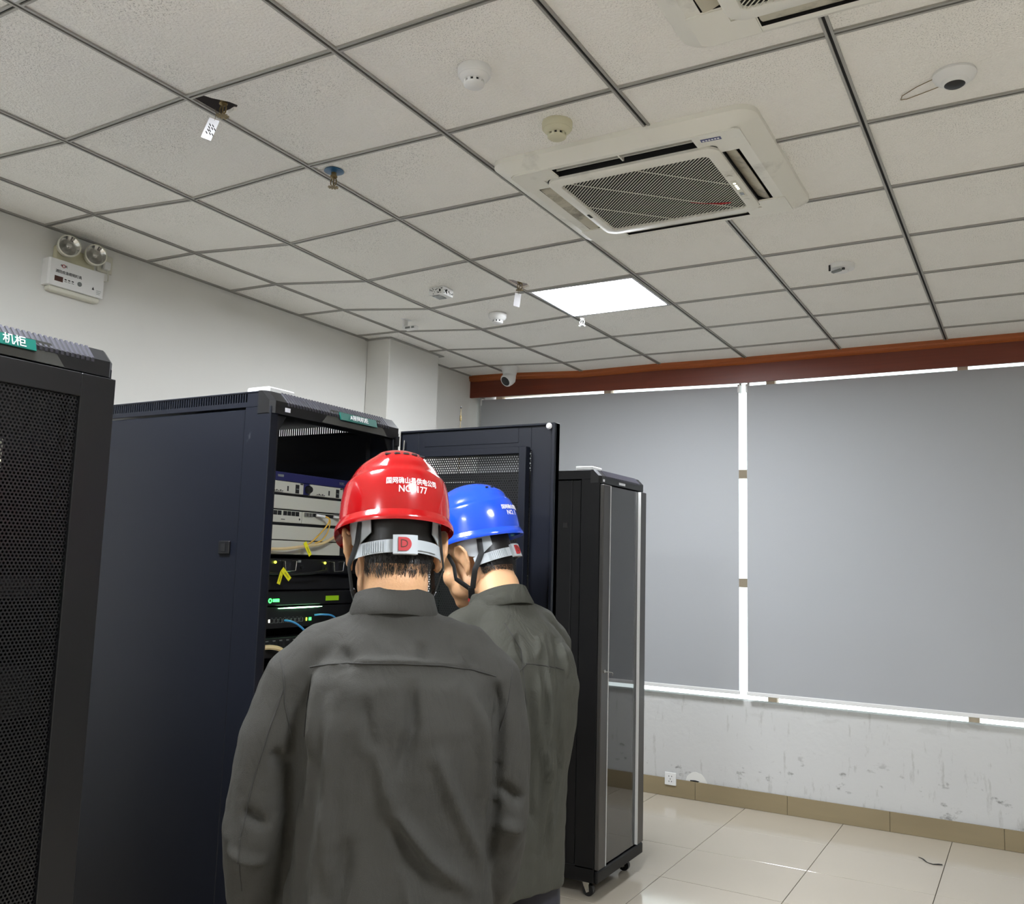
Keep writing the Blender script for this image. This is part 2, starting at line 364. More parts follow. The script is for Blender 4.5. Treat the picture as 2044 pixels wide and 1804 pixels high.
# window: frame with mullions and transoms, a pane in every opening
wf = B(); WX0, WX1, WZ0, WZ1, WY = -3.80, XR, .50, 2.96, YB+.155
mull = [WX0+.03, -2.80, -1.56, -.355, .86, 2.07, WX1-.03]; trans = [WZ0+.03, 1.462, 2.22, WZ1-.03]
for xm in mull: wf.box(xm-.03, xm+.03, WY-.03, WY+.03, WZ0, WZ1, bev=.004)
for zt in trans: wf.box(WX0, WX1, WY-.028, WY+.028, zt-.03, zt+.03, bev=.004)
win = struct(wf.obj('window_1', 'winframe'))
for a, b in zip(mull[:-1], mull[1:]):
    for c, d in zip(trans[:-1], trans[1:]): B().box(a+.03, b-.03, WY-.003, WY+.003, c+.03, d-.03).obj('pane', 'clear', win)
# timber valence in front of the window head
vt = thing('window_valence', 'dark red-brown timber valence board running along the ceiling above the blinds', 'valence', (-.3, 5.99, 2.82))
def vbot(x): return 2.858-(min(x, -1.7)+3.885)*(.043/2.185)
def vtop(x): return float(np.interp(x, [XL, -3.52, -2.888, -2.273, -1.66], [3.034, 3.027, 2.994, 2.996, 2.986]))
vb = B(); xv = [XL, -3.52, -3.2, -2.888, -2.273, -1.7, XR]
vb.loft([[(x, 5.988, vbot(x)), (x, 6.008, vbot(x)), (x, 6.008, vtop(x)), (x, 5.988, vtop(x))] for x in xv])
o = vb.obj('board', 'wood', vt); o.data.transform(Matrix.Translation((.3, -5.99, -2.82)))
vm = B(); vm.loft([[(x, 5.972, vtop(x)-.038), (x, 5.988, vtop(x)-.046), (x, 5.988, vtop(x)+.001), (x, 5.966, vtop(x)+.001), (x, 5.966, vtop(x)-.020), (x, 5.972, vtop(x)-.026)] for x in xv])
o = vm.obj('moulding', 'wood2', vt); o.data.transform(Matrix.Translation((.3, -5.99, -2.82)))

# ------------------------------------------------------------------ ceiling
CX = [XL, -3.52, -2.888, -2.273, -1.66, -1.043, -.424]+[-.424+.617*k for k in range(1, 6)]+[XR]
CJ = 17; CY = [6.00]+[6.216-.552*j for j in range(1, CJ)]+[YF]
SAG = {2: {0: 2.995, 1: 2.995, 2: 2.984, 3: 2.975, 4: 2.960, 5: 2.961, 6: 2.975, 7: 2.981}, 3: {0: 2.997, 1: 2.997, 2: 2.993, 3: 2.99, 4: 2.980, 5: 2.978, 6: 2.988, 7: 2.995, 8: 2.997, 9: 2.99}}
def cz(i, j):
    if i == 0: return 3.036
    if i == 1: return 3.028
    return SAG.get(i, {}).get(j, 2.987)
def node(i, j): return Vector((CX[i], CY[j], cz(i, j)))
SKIP = {(3, 3)}                                   # the light replaces this tile
EXTRA_LIGHTS = {(3, 9), (7, 9), (3, 15)}
seen = lambda i, j: True
ceil = B(); ceil.box(XL-.2, XR+.2, YF-.2, YB+.3, 3.25, 3.30)
for i in range(len(CX)-1):
    for j in range(CJ):
        if seen(i, j) or (i, j) in EXTRA_LIGHTS: continue
        a, b, c, d = node(i, j+1), node(i+1, j+1), node(i+1, j), node(i, j); t = Vector((0, 0, .012))
        ceil.add([a, b, c, d, a+t, b+t, c+t, d+t], [(3, 2, 1, 0), (4, 5, 6, 7), (0, 1, 5, 4), (1, 2, 6, 5), (2, 3, 7, 6), (3, 0, 4, 7)], 1)
ceil_o = struct(ceil.obj('ceiling', ['plenum', 'tile']))
NOTCH = {(3, 7): [(-2.258, 1.79), (-2.228, 1.792), (-2.206, 1.842), (-2.190, 1.862), (-2.172, 1.885), (-2.165, 1.91), (-2.178, 1.925), (-2.196, 1.936), (-2.203, 1.93), (-2.226, 1.936), (-2.262, 1.938)],
         (3, 4): [(-2.262, 3.79), (-2.236, 3.815), (-2.222, 3.86), (-2.205, 3.90), (-2.212, 3.94), (-2.24, 3.955), (-2.262, 3.96)]}
for i in range(0, len(CX)-1):
    for j in range(0, CJ):
        if (i, j) in SKIP or (i, j) in EXTRA_LIGHTS: continue
        a, b, c, d = node(i, j+1), node(i+1, j+1), node(i+1, j), node(i, j); g = .006; tt = B(); t = Vector((0, 0, .013))
        a = a+Vector((g, g, 0)); b = b+Vector((-g, g, 0)); c = c+Vector((-g, -g, 0)); d = d+Vector((g, -g, 0))
        ring = [a, b, c, d]
        if (i, j) in NOTCH:
            def zz(x, y): u = (x-a.x)/(b.x-a.x); v = (y-a.y)/(d.y-a.y); return (1-v)*((1-u)*a.z+u*b.z)+v*((1-u)*d.z+u*c.z)
            ring = [Vector((x, y, zz(x, y))) for x, y in reversed(NOTCH[(i, j)])]
            ring = [b, c, d]+ring if NOTCH[(i, j)][0][1] < a.y+.03 else [a, b, c, d]+ring
        # keep the tile clear of the pillar
        n = len(ring); tt.add(ring+[q+t for q in ring], [tuple(range(n-1, -1, -1)), tuple(range(n, 2*n))]+[(k, (k+1) % n, n+(k+1) % n, n+k) for k in range(n)])
        to = tt.obj('ceiling_tile', 'tile', ceil_o)
        # each tile's own frame, so no two carry the same speckle
        setorigin(to, ((a+c)/2)+Vector((0, 0, 0)))
def tee(pts, up, w=.012, gro=.0044, name='ceiling_tee'):
    """inverted-T bar: two pale flanges with a dark slot between them"""
    b = B(); pts = [Vector(p) for p in pts]; dn = Vector((0, 0, -1)); L = len(pts)
    for (s0, s1, z0, z1, m) in ((-w, -gro, .006, 0, 0), (gro, w, .006, 0, 0), (-gro, gro, .001, -.002, 1)):
        rings = []
        for p in pts:
            t = (pts[-1]-pts[0]).normalized(); sd = Vector((t.y, -t.x, 0)).normalized()
            rings.append([p+sd*s0+dn*z0, p+sd*s1+dn*z0, p+sd*s1+dn*z1, p+sd*s0+dn*z1])
        b.loft(rings, m)
    return b.obj(name, ['tee', 'groove'], ceil_o)
for i in range(1, len(CX)-1): tee([node(i, j) for j in range(0, CJ+1)], None)
tee([node(0, j)+Vector((.012, 0, 0)) for j in range(0, CJ+1)], None)
for j in range(1, CJ):
    for i in range(0, len(CX)-1):
        a, b = node(i, j), node(i+1, j); t = (b-a).normalized(); tee([a+t*.0125, b-t*.0125], None, .0115, .0036)
# wall angle around the pillar head
b_ = B(); b_.box(-3.71, -3.666, 4.66, 5.29, 3.024, 3.03); b_.box(XL, -3.69, 4.66, 4.685, 3.026, 3.032); b_.obj('wall_angle', 'tee', ceil_o)
def panel_light(i, j, label):
    a, c = node(i, j+1), node(i+1, j); z = min(node(i, j+1).z, c.z, node(i+1, j+1).z, node(i, j).z)
    t = thing('ceiling_light', label, 'light', ((a.x+c.x)/2, (a.y+c.y)/2, z), group='square panel lights in the ceiling')
    hx, hy = (c.x-a.x)/2-.012, (c.y-a.y)/2-.012; f = B()
    for (x0, x1, y0, y1) in ((-hx, hx, -hy, -hy+.014), (-hx, hx, hy-.014, hy), (-hx, -hx+.014, -hy+.014, hy-.014), (hx-.014, hx, -hy+.014, hy-.014)): f.box(x0, x1, y0, y1, -.004, .012)
    f.obj('frame', 'frame_alu', t)
    B().box(-hx+.014, hx-.014, -hy+.014, hy-.014, .002, .008).obj('diffuser', 'panel', t)
panel_light(3, 3, 'lit square white LED panel in the ceiling grid near the windows')
names = {(3, 9): 'LED ceiling panel above the racks, behind the two workers', (7, 9): 'LED ceiling panel right of the camera position', (3, 15): 'LED ceiling panel at the back left of the room'}
for k in EXTRA_LIGHTS: panel_light(k[0], k[1], names[k])
#PART2
# ------------------------------------------------------------------ roller blinds
def blind(x0, x1, label):
    y = 6.068; zt = lambda x: vbot(x)-.007
    t = thing('roller_blind', label, 'blind', ((x0+x1)/2, y, .735), group='grey roller blinds over the window'); cx = (x0+x1)/2; T = Matrix.Translation((-cx, -y, -.735))
    n = 24; front = []; c = B()
    for yy in (0, .0016):
        for k in range(n+1):
            x = x0+(x1-x0)*k/n
            for q in range(9):
                z = .752+(zt(x)-.752)*q/8; w = .0022*math.sin(x*5.1+q*.5)+.0014*math.sin(x*11+2)
                front.append((x, y+yy+w*(1-q/9), z))
    N = (n+1)*9; fs = []
    for k in range(n):
        for q in range(8):
            a = k*9+q; fs.append((a, a+9, a+10, a+1)); fs.append((N+a, N+a+1, N+a+10, N+a+9))
    rim = [k*9 for k in range(n+1)]+[n*9+q for q in range(1, 9)]+[k*9+8 for k in range(n-1, -1, -1)]+[q for q in range(7, 0, -1)]
    for i in range(len(rim)): a, b = rim[i], rim[(i+1) % len(rim)]; fs.append((a, N+a, N+b, b))
    o = c.add(front, fs).obj('cloth', 'blind', t, 40); o.data.transform(T)
    o = B().tube([(x0, y+.022, zt(x0)-.022), (x1, y+.022, zt(x1)-.022)], .02, 16).obj('roller_tube', 'frame_alu', t, 40); o.data.transform(T)
    o = B().box(x0-.004, x1+.004, y-.008, y+.01, .733, .757, bev=.003).obj('hem_bar', 'white', t); o.data.transform(T)
    for x in (x0, x1):
        b = B().box(x-.007, x+.007, y-.006, y+.045, zt(x)-.045, zt(x)+.012, bev=.002); b.box(x-.007, x+.007, y+.04, y+.047, zt(x)-.04, 2.96)
        o = b.obj('bracket', 'white', t); o.data.transform(T)
blind(-3.825, -1.731, 'grey roller blind on the left, ending at the bright vertical gap')
blind(-1.675, .90, 'wide grey roller blind right of the bright vertical gap')
blind(.97, 3.24, 'grey roller blind at the far right end by the right wall')

# ------------------------------------------------------------------ ceiling cassettes
def rrect(hx, hy, r, n=12):
    pts = []
    for cx, cy, a0 in ((hx-r, hy-r, 0), (-hx+r, hy-r, 90), (-hx+r, -hy+r, 180), (hx-r, -hy+r, 270)):
        for k in range(n+1): a = math.radians(a0+90*k/n); pts.append((cx+r*math.cos(a), cy+r*math.sin(a)))
    return pts
def cassette(cx, cy, label, detail=True):
    t = thing('air_conditioner', label, 'air conditioner', (cx, cy, ZC-.012), group='ceiling cassette air conditioners')
    HX, HY = .474, .424; b = B()
    ring = lambda hx, hy, r, z: [(x, y, z) for x, y in rrect(hx, hy, r)]
    b.loft([ring(HX, HY, .06, .016), ring(HX, HY, .06, -.006), ring(HX-.012, HY-.012, .055, -.016), ring(.412, .372, .03, -.036)], caps=False)
    xc = [-.412, -.375, -.315, -.255, .255, .315, .375, .412]; yc = [-.372, -.352, -.292, -.225, .225, .292, .352, .372]; z = -.036
    def isslot(i, j): return (i == 3 and j in (1, 5)) or (j == 3 and i in (1, 5)) or (i == 3 and j == 3)
    for i in range(7):
        for j in range(7):
            if isslot(i, j): continue
            b.add([(xc[i], yc[j], z), (xc[i+1], yc[j], z), (xc[i+1], yc[j+1], z), (xc[i], yc[j+1], z)], [(3, 2, 1, 0)])
    for (x0, x1, y0, y1) in ((-.255, .255, -.352, -.292), (-.255, .255, .292, .352), (-.375, -.315, -.225, .225), (.315, .375, -.225, .225)):
        v = [(x0, y0), (x1, y0), (x1, y1), (x0, y1)]
        b.add([(x, y, z) for x, y in v]+[(x, y, -.002) for x, y in v], [(0, 1, 5, 4), (1, 2, 6, 5), (2, 3, 7, 6), (3, 0, 4, 7)], 1); b.add([(x, y, -.002) for x, y in v], [(3, 2, 1, 0)], 1)
    b.obj('panel', ['acw', 'black'], t, 50)
    for sx, sy in ((1, 1), (1, -1), (-1, 1), (-1, -1)):
        q = [(sx*.258, sy*.290), (sx*.258, sy*.372), (sx*.40, sy*.372), (sx*.416, sy*.36), (sx*.416, sy*.23), (sx*.317, sy*.23), (sx*.317, sy*.290)]
        B().prism(q, -.040, -.036).obj('corner_cover', 'acw', t)
    g = B(); g.loft([ring(.318, .290, .05, -.034), ring(.318, .290, .05, -.046), ring(.310, .282, .045, -.052), ring(.276, .246, .02, -.052), ring(.270, .240, .02, -.040)], caps=False)
    g.add([(-.28, -.25, -.0435), (.28, -.25, -.0435), (.28, .25, -.0435), (-.28, .25, -.0435)], [(3, 2, 1, 0)], 1); g.loft([ring(.322, .294, .053, -.0364), ring(.316, .288, .048, -.0366)], 2, caps=False); gf = g.obj('grille_frame', ['acw', 'acdark', 'black'], t, 40)
    d = Vector((1, -1, 0)).normalized(); nn = Vector((1, 1, 0)).normalized(); bars = B(); hx, hy = .272, .242
    def clip(off, D, Nn):
        ts = []
        p = Nn*off; lo, hi = -9, 9
        for ax, h in ((0, hx), (1, hy)):
            a, bb2 = (-h-p[ax])/D[ax], (h-p[ax])/D[ax]; lo = max(lo, min(a, bb2)); hi = min(hi, max(a, bb2))
        return (p+D*lo, p+D*hi) if hi-lo > .01 else None
    k = -.36
    while k < .36:
        c = clip(k, d, nn)
        if c: a, e = c; bars.loft([[q+nn*s*.0014+Vector((0, 0, zz)) for s, zz in ((-1, -.0495), (1, -.0495), (1, -.0478), (-1, -.0478))] for q in (a, e)])
        k += .0108
    bars.obj('louvre_bars', 'white2', gf)
    ribs = B()
    for k in (-.18, 0., .18):
        c = clip(k, nn, d)
        if c: a, e = c; ribs.loft([[q+d*s*.002+Vector((0, 0, zz)) for s, zz in ((-1, -.0478), (1, -.0478), (1, -.0462), (-1, -.0462))] for q in (a, e)])
    ribs.obj('louvre_ribs', 'white2', gf)
    # outlet flaps
    def flap(c, hl, ax, tilt, w=.026):
        f = B(); X = Matrix.Translation(c)@(Matrix.Rotation(pi/2, 4, 'Z') if ax == 'y' else Matrix())@Matrix.Rotation(math.radians(tilt), 4, 'X')
        f.loft([[(x, y*(1-.12*abs(x/hl)**3), zz) for (y, zz) in ((-w, -.001), (0, -.004), (w, -.001), (w, .002), (0, 0), (-w, .002))] for x in np.linspace(-hl, hl, 9)])
        f.v = [tuple(X@Vector(v)) for v in f.v]; return f
    f = B(); f.box(-.25, .25, -.324, -.321, -.030, -.004); f.box(-.01, -.004, -.35, -.294, -.03, -.006); f.obj('outlet_vane', 'acw', t)
    for xx in (-.2, .2): B().ell((xx, -.338, -.012), (.03, .01, .01)).obj('outlet_vane', 'acdirty', t, 40)
    flap((.342, 0, -.028), .222, 'y', 24).obj('flap', 'acdirty', t, 40); flap((-.345, 0, -.034), .222, 'y', -14).obj('flap', 'acdirty', t, 40); flap((0, .32, -.034), .25, 'x', 12).obj('flap', 'acdirty', t, 40)
    if detail:
        lb = B().box(-.033, .033, -.0085, .0085, -.0415, -.040, X=Matrix.Translation((.315, -.335, 0))@Matrix.Rotation(.05, 4, 'Z')); lo = lb.obj('maker_label', 'labelb', t)
        mk = B()
        for k in range(6): mk.box(.315-.028+k*.0098, .315-.028+k*.0098+.0062, -.3385, -.3315, -.0419, -.0414)
        mk.obj('label_print', 'txtw', lo)
        ip = B().box(.283, .306, -.02, .13, -.0545, -.051, bev=.004).obj('indicator_strip', 'white2', t)
        m2 = B()
        for k, yy in enumerate((.0, .02, .035, .05)): m2.lathe([(.005, 0), (.005, .001)], 10, X=Matrix.Translation((.2945, yy, -.0553)))
        m2.obj('indicator_lamp', 'ledwh', ip, 40); B().box(.288, .301, .085, .11, -.0556, -.0545).obj('receiver_window', 'grey_face', ip)
        for yy in (-.06, .16): B().lathe([(.011, 0), (.011, .0012), (.008, .002)], 16, X=Matrix.Translation((.2945, yy, -.0535))@Matrix.Rotation(pi, 4, 'X')).obj('latch', 'acw', t, 40)
        B().box(-.302, -.292, .04, .075, -.0535, -.052).obj('maker_badge', 'ink', t)
        B().tube([(.10, .095, -.054), (.15, .125, -.056), (.20, .15, -.056), (.235, .162, -.054)], [.0012, .0015, .004, .002], 6).obj('red_ribbon', 'inkred', t)
    return t
cassette(-1.172, 3.030, 'stained white cassette air conditioner in the ceiling, diagonal grille in full view')
cassette(-.30, 1.812, 'white ceiling cassette air conditioner cut off by the top edge of the photo', False)

# ------------------------------------------------------------------ detectors and other small ceiling fittings
def smoke(x, y, z, r, label, mt='white', shape=0):
    t = thing('smoke_detector', label, 'smoke detector', (x, y, z), group='round ceiling detectors'); F = Matrix.Rotation(pi, 4, 'X')@Matrix.Diagonal((1, 1, .74, 1))
    if shape == 0:
        B().lathe([(r*.98, 0), (r, .006), (r*.98, .030), (r*.93, .034)], 36, F).obj('base', mt, t, 40)
        B().lathe([(r*.90, .034), (r*.84, .042), (r*.66, .050), (r*.60, .052)], 36, F).obj('collar', mt, t, 40)
        B().lathe([(r*.52, .050), (r*.52, .064)], 24, F).obj('sensing_chamber', 'black', t, 40)
        for k in range(10):
            a = 2*pi*k/10; B().box(-.0045, .0045, r*.50, r*.60, -.064*.74, -.050*.74, X=Matrix.Rotation(a, 4, 'Z')).obj('rib', mt, t)
        B().lathe([(r*.62, .064), (r*.60, .070), (r*.5, .075), (0, .077)], 36, F).obj('cap', mt, t, 40)
    else:
        B().lathe([(r, 0), (r, .022), (r*.93, .030), (r*.55, .034)], 36, F).obj('base', mt, t, 40)
        B().lathe([(r*.55, .034), (r*.5, .046), (0, .048)], 30, F).obj('cap', mt, t, 40)
        B().box(-.028, -.020, -r*1.0, -r*.92, -.034, -.006, X=Matrix.Rotation(-.5, 4, 'Z')).obj('slot', 'black', t)
        B().box(-.022, .026, -r*.8, -r*.55, -.042, -.033, X=Matrix.Rotation(-.5, 4, 'Z')).obj('test_label', 'grey_face', t)
        B().box(.034, .045, -r*.75, -r*.6, -.041, -.031, X=Matrix.Rotation(-.5, 4, 'Z')).obj('slot', 'blackp', t)
smoke(-1.362, 2.065, ZC, .049, 'clean white round smoke detector on a plain ceiling tile, nearest the camera')
smoke(-1.295, 2.462, ZC, .050, 'yellowed cream smoke detector beside the large air conditioner', 'cream')
smoke(-2.625, 4.310, 2.974, .052, 'white smoke detector between the lit panel and the window-side pillar')
smoke(-.735, 4.290, ZC, .058, 'low white round detector on the ceiling at the right, near the windows', 'white', 1)
# presence sensor with dark lens and a loose wire loop
t = thing('presence_sensor', 'white dome sensor with a dark round lens and a loose wire loop', 'sensor', (-.150, 2.715, ZC)); F = Matrix.Rotation(pi, 4, 'X')
B().lathe([(.056, 0), (.058, .008), (.052, .018), (.036, .025)], 40, F).obj('housing', 'white', t, 40)
B().lathe([(.036, .024), (.033, .033), (.03, .035)], 32, F).obj('lens_ring', 'white', t, 40)
B().lathe([(.029, .034), (.022, .039), (0, .041)], 32, F).obj('lens', 'blackp', t, 40)
B().tube([(-.05, -.01, -.008), (-.10, .02, -.006), (-.145, .06, -.004), (-.152, .085, -.003), (-.135, .088, -.003), (-.095, .072, -.004), (-.045, .05, -.006)], .0013, 6).obj('wire_loop', 'brass', t, 40)
# junction box with patterned sides
t = thing('sensor_box', 'small square box with speckled perforated sides fixed to the ceiling', 'sensor box', (-2.637, 3.755, 2.966), .0)
B().box(-.046, .046, -.046, .046, -.040, .002, bev=.003).obj('body', 'white', t)
B().box(-.032, .014, -.034, .034, -.042, -.039).obj('vent_plate', 'grey_face', t)
rb = random.Random(3)
for face in range(2):
    for k in range(26):
        u, z = rb.uniform(-.04, .04), rb.uniform(-.036, -.006); s = rb.uniform(.001, .0026)
        if face == 0: B().box(u-s, u+s, -.0475, -.0455, z-s*.8, z+s*.8).obj('perforation', 'ink', t)
        else: B().box(.0455, .0475, u-s, u+s, z-s*.8, z+s*.8).obj('perforation', 'ink', t)
for (xx, yy, zz) in ((.025, -.048, -.02), (.048, -.025, -.02)): B().ell((xx, yy, zz), (.005, .005, .007), 10, 8).obj('knockout', 'black', t)
# small angled bracket sensor near the pillar
t = thing('ceiling_bracket', 'small white bracket fitting on the ceiling by the pillar', 'bracket', (-3.215, 4.262, 3.003))
B().lathe([(.055, -.004), (.055, .004), (.03, .008)], 28, F).obj('base_plate', 'white', t, 40)
B().box(-.04, -.026, -.02, .02, -.062, -.006, bev=.002).obj('arm', 'white', t); B().box(-.0415, -.040, -.012, .012, -.058, -.016).obj('slot', 'black', t)
B().box(-.03, .055, -.022, .022, -.072, -.05, bev=.004).obj('head', 'white', t); B().box(-.015, .02, -.0235, -.021, -.068, -.056).obj('label', 'grey_face', t); B().box(.03, .05, -.0235, -.021, -.068, -.056).obj('label', 'grey_face', t)
# turret camera at the window corner
t = thing('security_camera', 'white turret security camera hanging from the ceiling in front of the timber valence', 'camera', (-3.372, 5.735, 3.016))
B().lathe([(.066, 0), (.066, .012), (.058, .03), (.05, .06), (.046, .075)], 32, F).obj('base', 'white', t, 40)
hd = B(); Xh = Matrix.Translation((.0, -.012, -.092))@Matrix.Rotation(math.radians(-52), 4, 'X')@Matrix.Rotation(.25, 4, 'Y')
hd.lathe([(.0, .055), (.03, .05), (.05, .02), (.052, 0), (.05, -.028), (.045, -.04), (.04, -.04)], 32, Xh); hb = hd.obj('camera_ball', 'white', t, 50)
ln = B(); ln.lathe([(.040, -.037), (.036, -.042), (.0, -.044)], 28, Xh); ln.obj('lens_window', 'blackp', hb, 40)
# sprinklers
def sprinkler(t, z0, mt, s=1.):
    b = B(); b.lathe([(.009*s, z0), (.009*s, z0-.012*s), (.012*s, z0-.013*s), (.012*s, z0-.018*s), (.007*s, z0-.022*s)], 14); b.obj('thread_body', mt, t, 40)
    fr = B()
    for sx in (-1, 1): fr.tube([(sx*.007*s, 0, z0-.02*s), (sx*.013*s, 0, z0-.03*s), (sx*.011*s, 0, z0-.043*s), (sx*.003*s, 0, z0-.05*s)], .0022*s, 6)
    fr.obj('yoke', mt, t, 40); B().cyl((0, 0, z0-.02*s), (0, 0, z0-.046*s), .0023*s, n=8).obj('glass_bulb', 'inkred' if mt == 'steel' else mt, t, 40)
    d = B(); d.lathe([(0, z0-.049*s), (.006*s, z0-.05*s), (.006*s, z0-.053*s), (0, z0-.054*s)], 12)
    for k in range(10): a = 2*pi*k/10; d.box(.004*s, .018*s, -.0028*s, .0028*s, z0-.0535*s, z0-.0522*s, X=Matrix.Rotation(a, 4, 'Z'))
    d.obj('deflector', mt, t)
t = thing('sprinkler', 'brass ceiling sprinkler with a blue round escutcheon', 'sprinkler', (-2.209, 2.425, ZC+.004)); B().lathe([(.036, 0), (.037, .003), (.02, .007), (.0, .008)], 30, F).obj('escutcheon', 'blue_esc', t, 40); sprinkler(t, -.006, 'brass', 1.1)
t = thing('sprinkler', 'white ceiling sprinkler just past the corner of the lit panel', 'sprinkler', (-2.222, 4.590, 2.994)); B().lathe([(.042, 0), (.043, .003), (.02, .006), (0, .007)], 30, F).obj('escutcheon', 'white', t, 40); sprinkler(t, -.006, 'white', 1.1)
def hang_tag(x, y, z, label, w, h, tilt, yaw, marks, px, pz):
    t = thing('paper_tag', label, 'tag', (x, y, z)); X = Matrix.Rotation(yaw, 4, 'Z')@Matrix.Rotation(tilt, 4, 'Y')
    B().tube([(0, 0, .034), (.004, .002, .015), (.0, 0, -.006)], .0008, 5).obj('string', 'brass', t)
    c = B().prism([(-w/2, 0), (w/2, 0), (w/2, -h), (-w/2, -h)], 0, .0006, X=X@Matrix.Rotation(pi/2, 4, 'X')).obj('card', 'paper', t)
    if marks:
        k = B(); rr = random.Random(5)
        for i in range(4):
            for j in range(2+i % 2):
                u = -w*.34+w*.28*j+rr.uniform(0, .004); v = -h*(.25+.13*i)
                k.add([X@Vector((u, -.0012, v)), X@Vector((u+w*.22, -.0012, v-.006)), X@Vector((u+w*.22, -.0012, v-.010)), X@Vector((u, -.0012, v-.004))], [(0, 1, 2, 3)])
        k.obj('handwriting', 'ink', c)
t = thing('sprinkler', 'rusty sprinkler stub in the torn ceiling hole at upper left', 'sprinkler', (-2.205, 1.888, 3.02)); B().cyl((0, 0, -.005), (0, 0, .09), .012, n=12).obj('pipe', 'rust', t, 40); sprinkler(t, -.002, 'brass', 1.15)
hang_tag(-2.222, 1.872, 2.943, 'handwritten white tag hanging from the torn ceiling hole at upper left', .034, .072, .32, .62, True, 0, 0)
t = thing('sprinkler', 'brass sprinkler in the broken tile corner next to the lit panel', 'sprinkler', (-2.236, 3.880, 3.005)); B().cyl((0, 0, -.005), (0, 0, .10), .011, n=12).obj('pipe', 'brass', t, 40); sprinkler(t, -.002, 'brass', 1.1)
hang_tag(-2.238, 3.87, 2.925, 'blank white tag hanging beside the lit panel', .034, .070, .12, .9, False, 0, 0)

# ------------------------------------------------------------------ twin-head emergency light and socket on the left wall
t = thing('emergency_light', 'white twin-head emergency light mounted high on the left wall', 'emergency light', (XL, 2.505, 2.76))
B().loft([[(x, y*s, z*1.0+(.0 if True else 0)) for y, z in ((-.142, 0), (.142, 0), (.142, .124), (-.142, .124))] for x, s in ((0, 1), (.045, 1), (.055, .955))]).obj('housing', 'white', t)
B().box(0, .042, -.125, .13, -.022, 0, bev=.004).obj('lower_shell', 'white2', t)
B().box(0, .03, -.10, .10, .124, .20, bev=.006).obj('head_bracket', 'cream', t)
for yy in (-.055, .082):
    X = Matrix.Translation((.03, yy, .192))@Matrix.Rotation(math.radians(-18), 4, 'Z')@Matrix.Rotation(pi/2, 4, 'Y')
    hd = B(); hd.lathe([(.030, 0), (.046, .02), (.050, .045), (.051, .058), (.046, .062), (.044, .056)], 32, X, caps=False); h = hd.obj('lamp_head', 'white2', t, 50)
    r_ = B(); r_.lathe([(.046, .060), (.034, .048), (.022, .036), (.0, .030)], 32, X, caps=False); r_.obj('reflector', 'chrome', h, 60)
    r_ = B(); r_.lathe([(.012, .03), (.015, .05), (.010, .057), (0, .058)], 16, X); r_.obj('bulb', 'steel', h, 50)
    B().cyl((.02, yy, .125), (.02, yy, .16), .006, n=10).obj('neck', 'cream', t, 40)
RY = lambda o: frame(o, (0, 1, 0), (0, 0, 1))
text_obj('lettering', '消防应急照明灯具', .0165, RY((.0562, -.045, .068)), 'ink', t)
text_obj('maker_mark', '中   天', .0125, RY((.0562, -.072, .098)), 'ink', t)
B().lathe([(.0085, 0), (.0085, .0012), (.0062, .0012), (.0062, 0)], 20, RY((.0556, -.0735, .098)), caps=False).obj('maker_ring', 'inkred', t)
B().box(.0555, .0565, -.113, -.072, .022, .046).obj('switch_window', 'rust', t)
k = B(); 
for q in range(3): k.box(.0555, .0563, -.064+q*.018, -.054+q*.018, .036, .041); k.box(.0555, .0563, -.064+q*.018, -.052+q*.018, .028, .030)
k.obj('fine_print', 'ink', t); B().lathe([(.011, 0), (.011, .002), (.007, .002), (.007, .004), (0, .004)], 18, RY((.0556, .012, .037))).obj('test_button', 'grey_face', t, 40)
B().prism([(-.006, -.006), (.006, -.006), (0, .008)], 0, .001, X=RY((.0556, .082, .036))).obj('warning_mark', 'ink', t)
k = B(); [k.box(.0555, .0562, .10, .125-.003*q, .030-.008*q, .0315-.008*q) for q in range(3)]; k.obj('fine_print', 'grey_face', t)
B().tube([(.02, .10, .128), (.035, .14, .09), (.03, .175, .10), (.02, .18, .14), (.03, .165, .165)], .003, 6).obj('lead', 'white2', t, 40)
t = thing('wall_socket', 'white wall socket tucked under the ceiling beside the emergency light', 'socket', (XL, 2.672, 2.905)); B().box(0, .009, -.042, .042, 0, .088, bev=.003).obj('plate', 'white2', t)
for yy in (-.014, .004): B().box(.0085, .0095, yy-.002, yy+.002, .063, .071).obj('pin_hole', 'black', t)
B().box(.009, .034, -.022, .018, .012, .052, bev=.005).obj('plug', 'white', t)
# socket low on the window wall
t = thing('wall_socket', 'white wall socket half over the brown skirting below the left blind', 'socket', (-2.22, YB-.014, .075)); B().box(-.041, .041, -.009, .001, 0, .085, bev=.003).obj('plate', 'white', t)
for (xx, zz) in ((-.01, .06), (.01, .06), (0, .042), (-.009, .026), (.009, .026)): B().box(xx-.0022, xx+.0022, -.0097, -.0085, zz-.004, zz+.004).obj('pin_hole', 'black', t)
B().tube([(-.618, 5.669, .005), (-.596, 5.654, .004), (-.571, 5.604, .003), (-.539, 5.586, .003), (-.512, 5.600, .004), (-.494, 5.597, .006)], [.003, .005, .004, .006, .009, .007], 6, flat=.35).obj('plastic_strip', 'blackp', label='thin dark plastic strip lying on the floor tiles', category='strip')
o = bpy.data.objects['plastic_strip']; setorigin(o, (-.55, 5.6, 0))

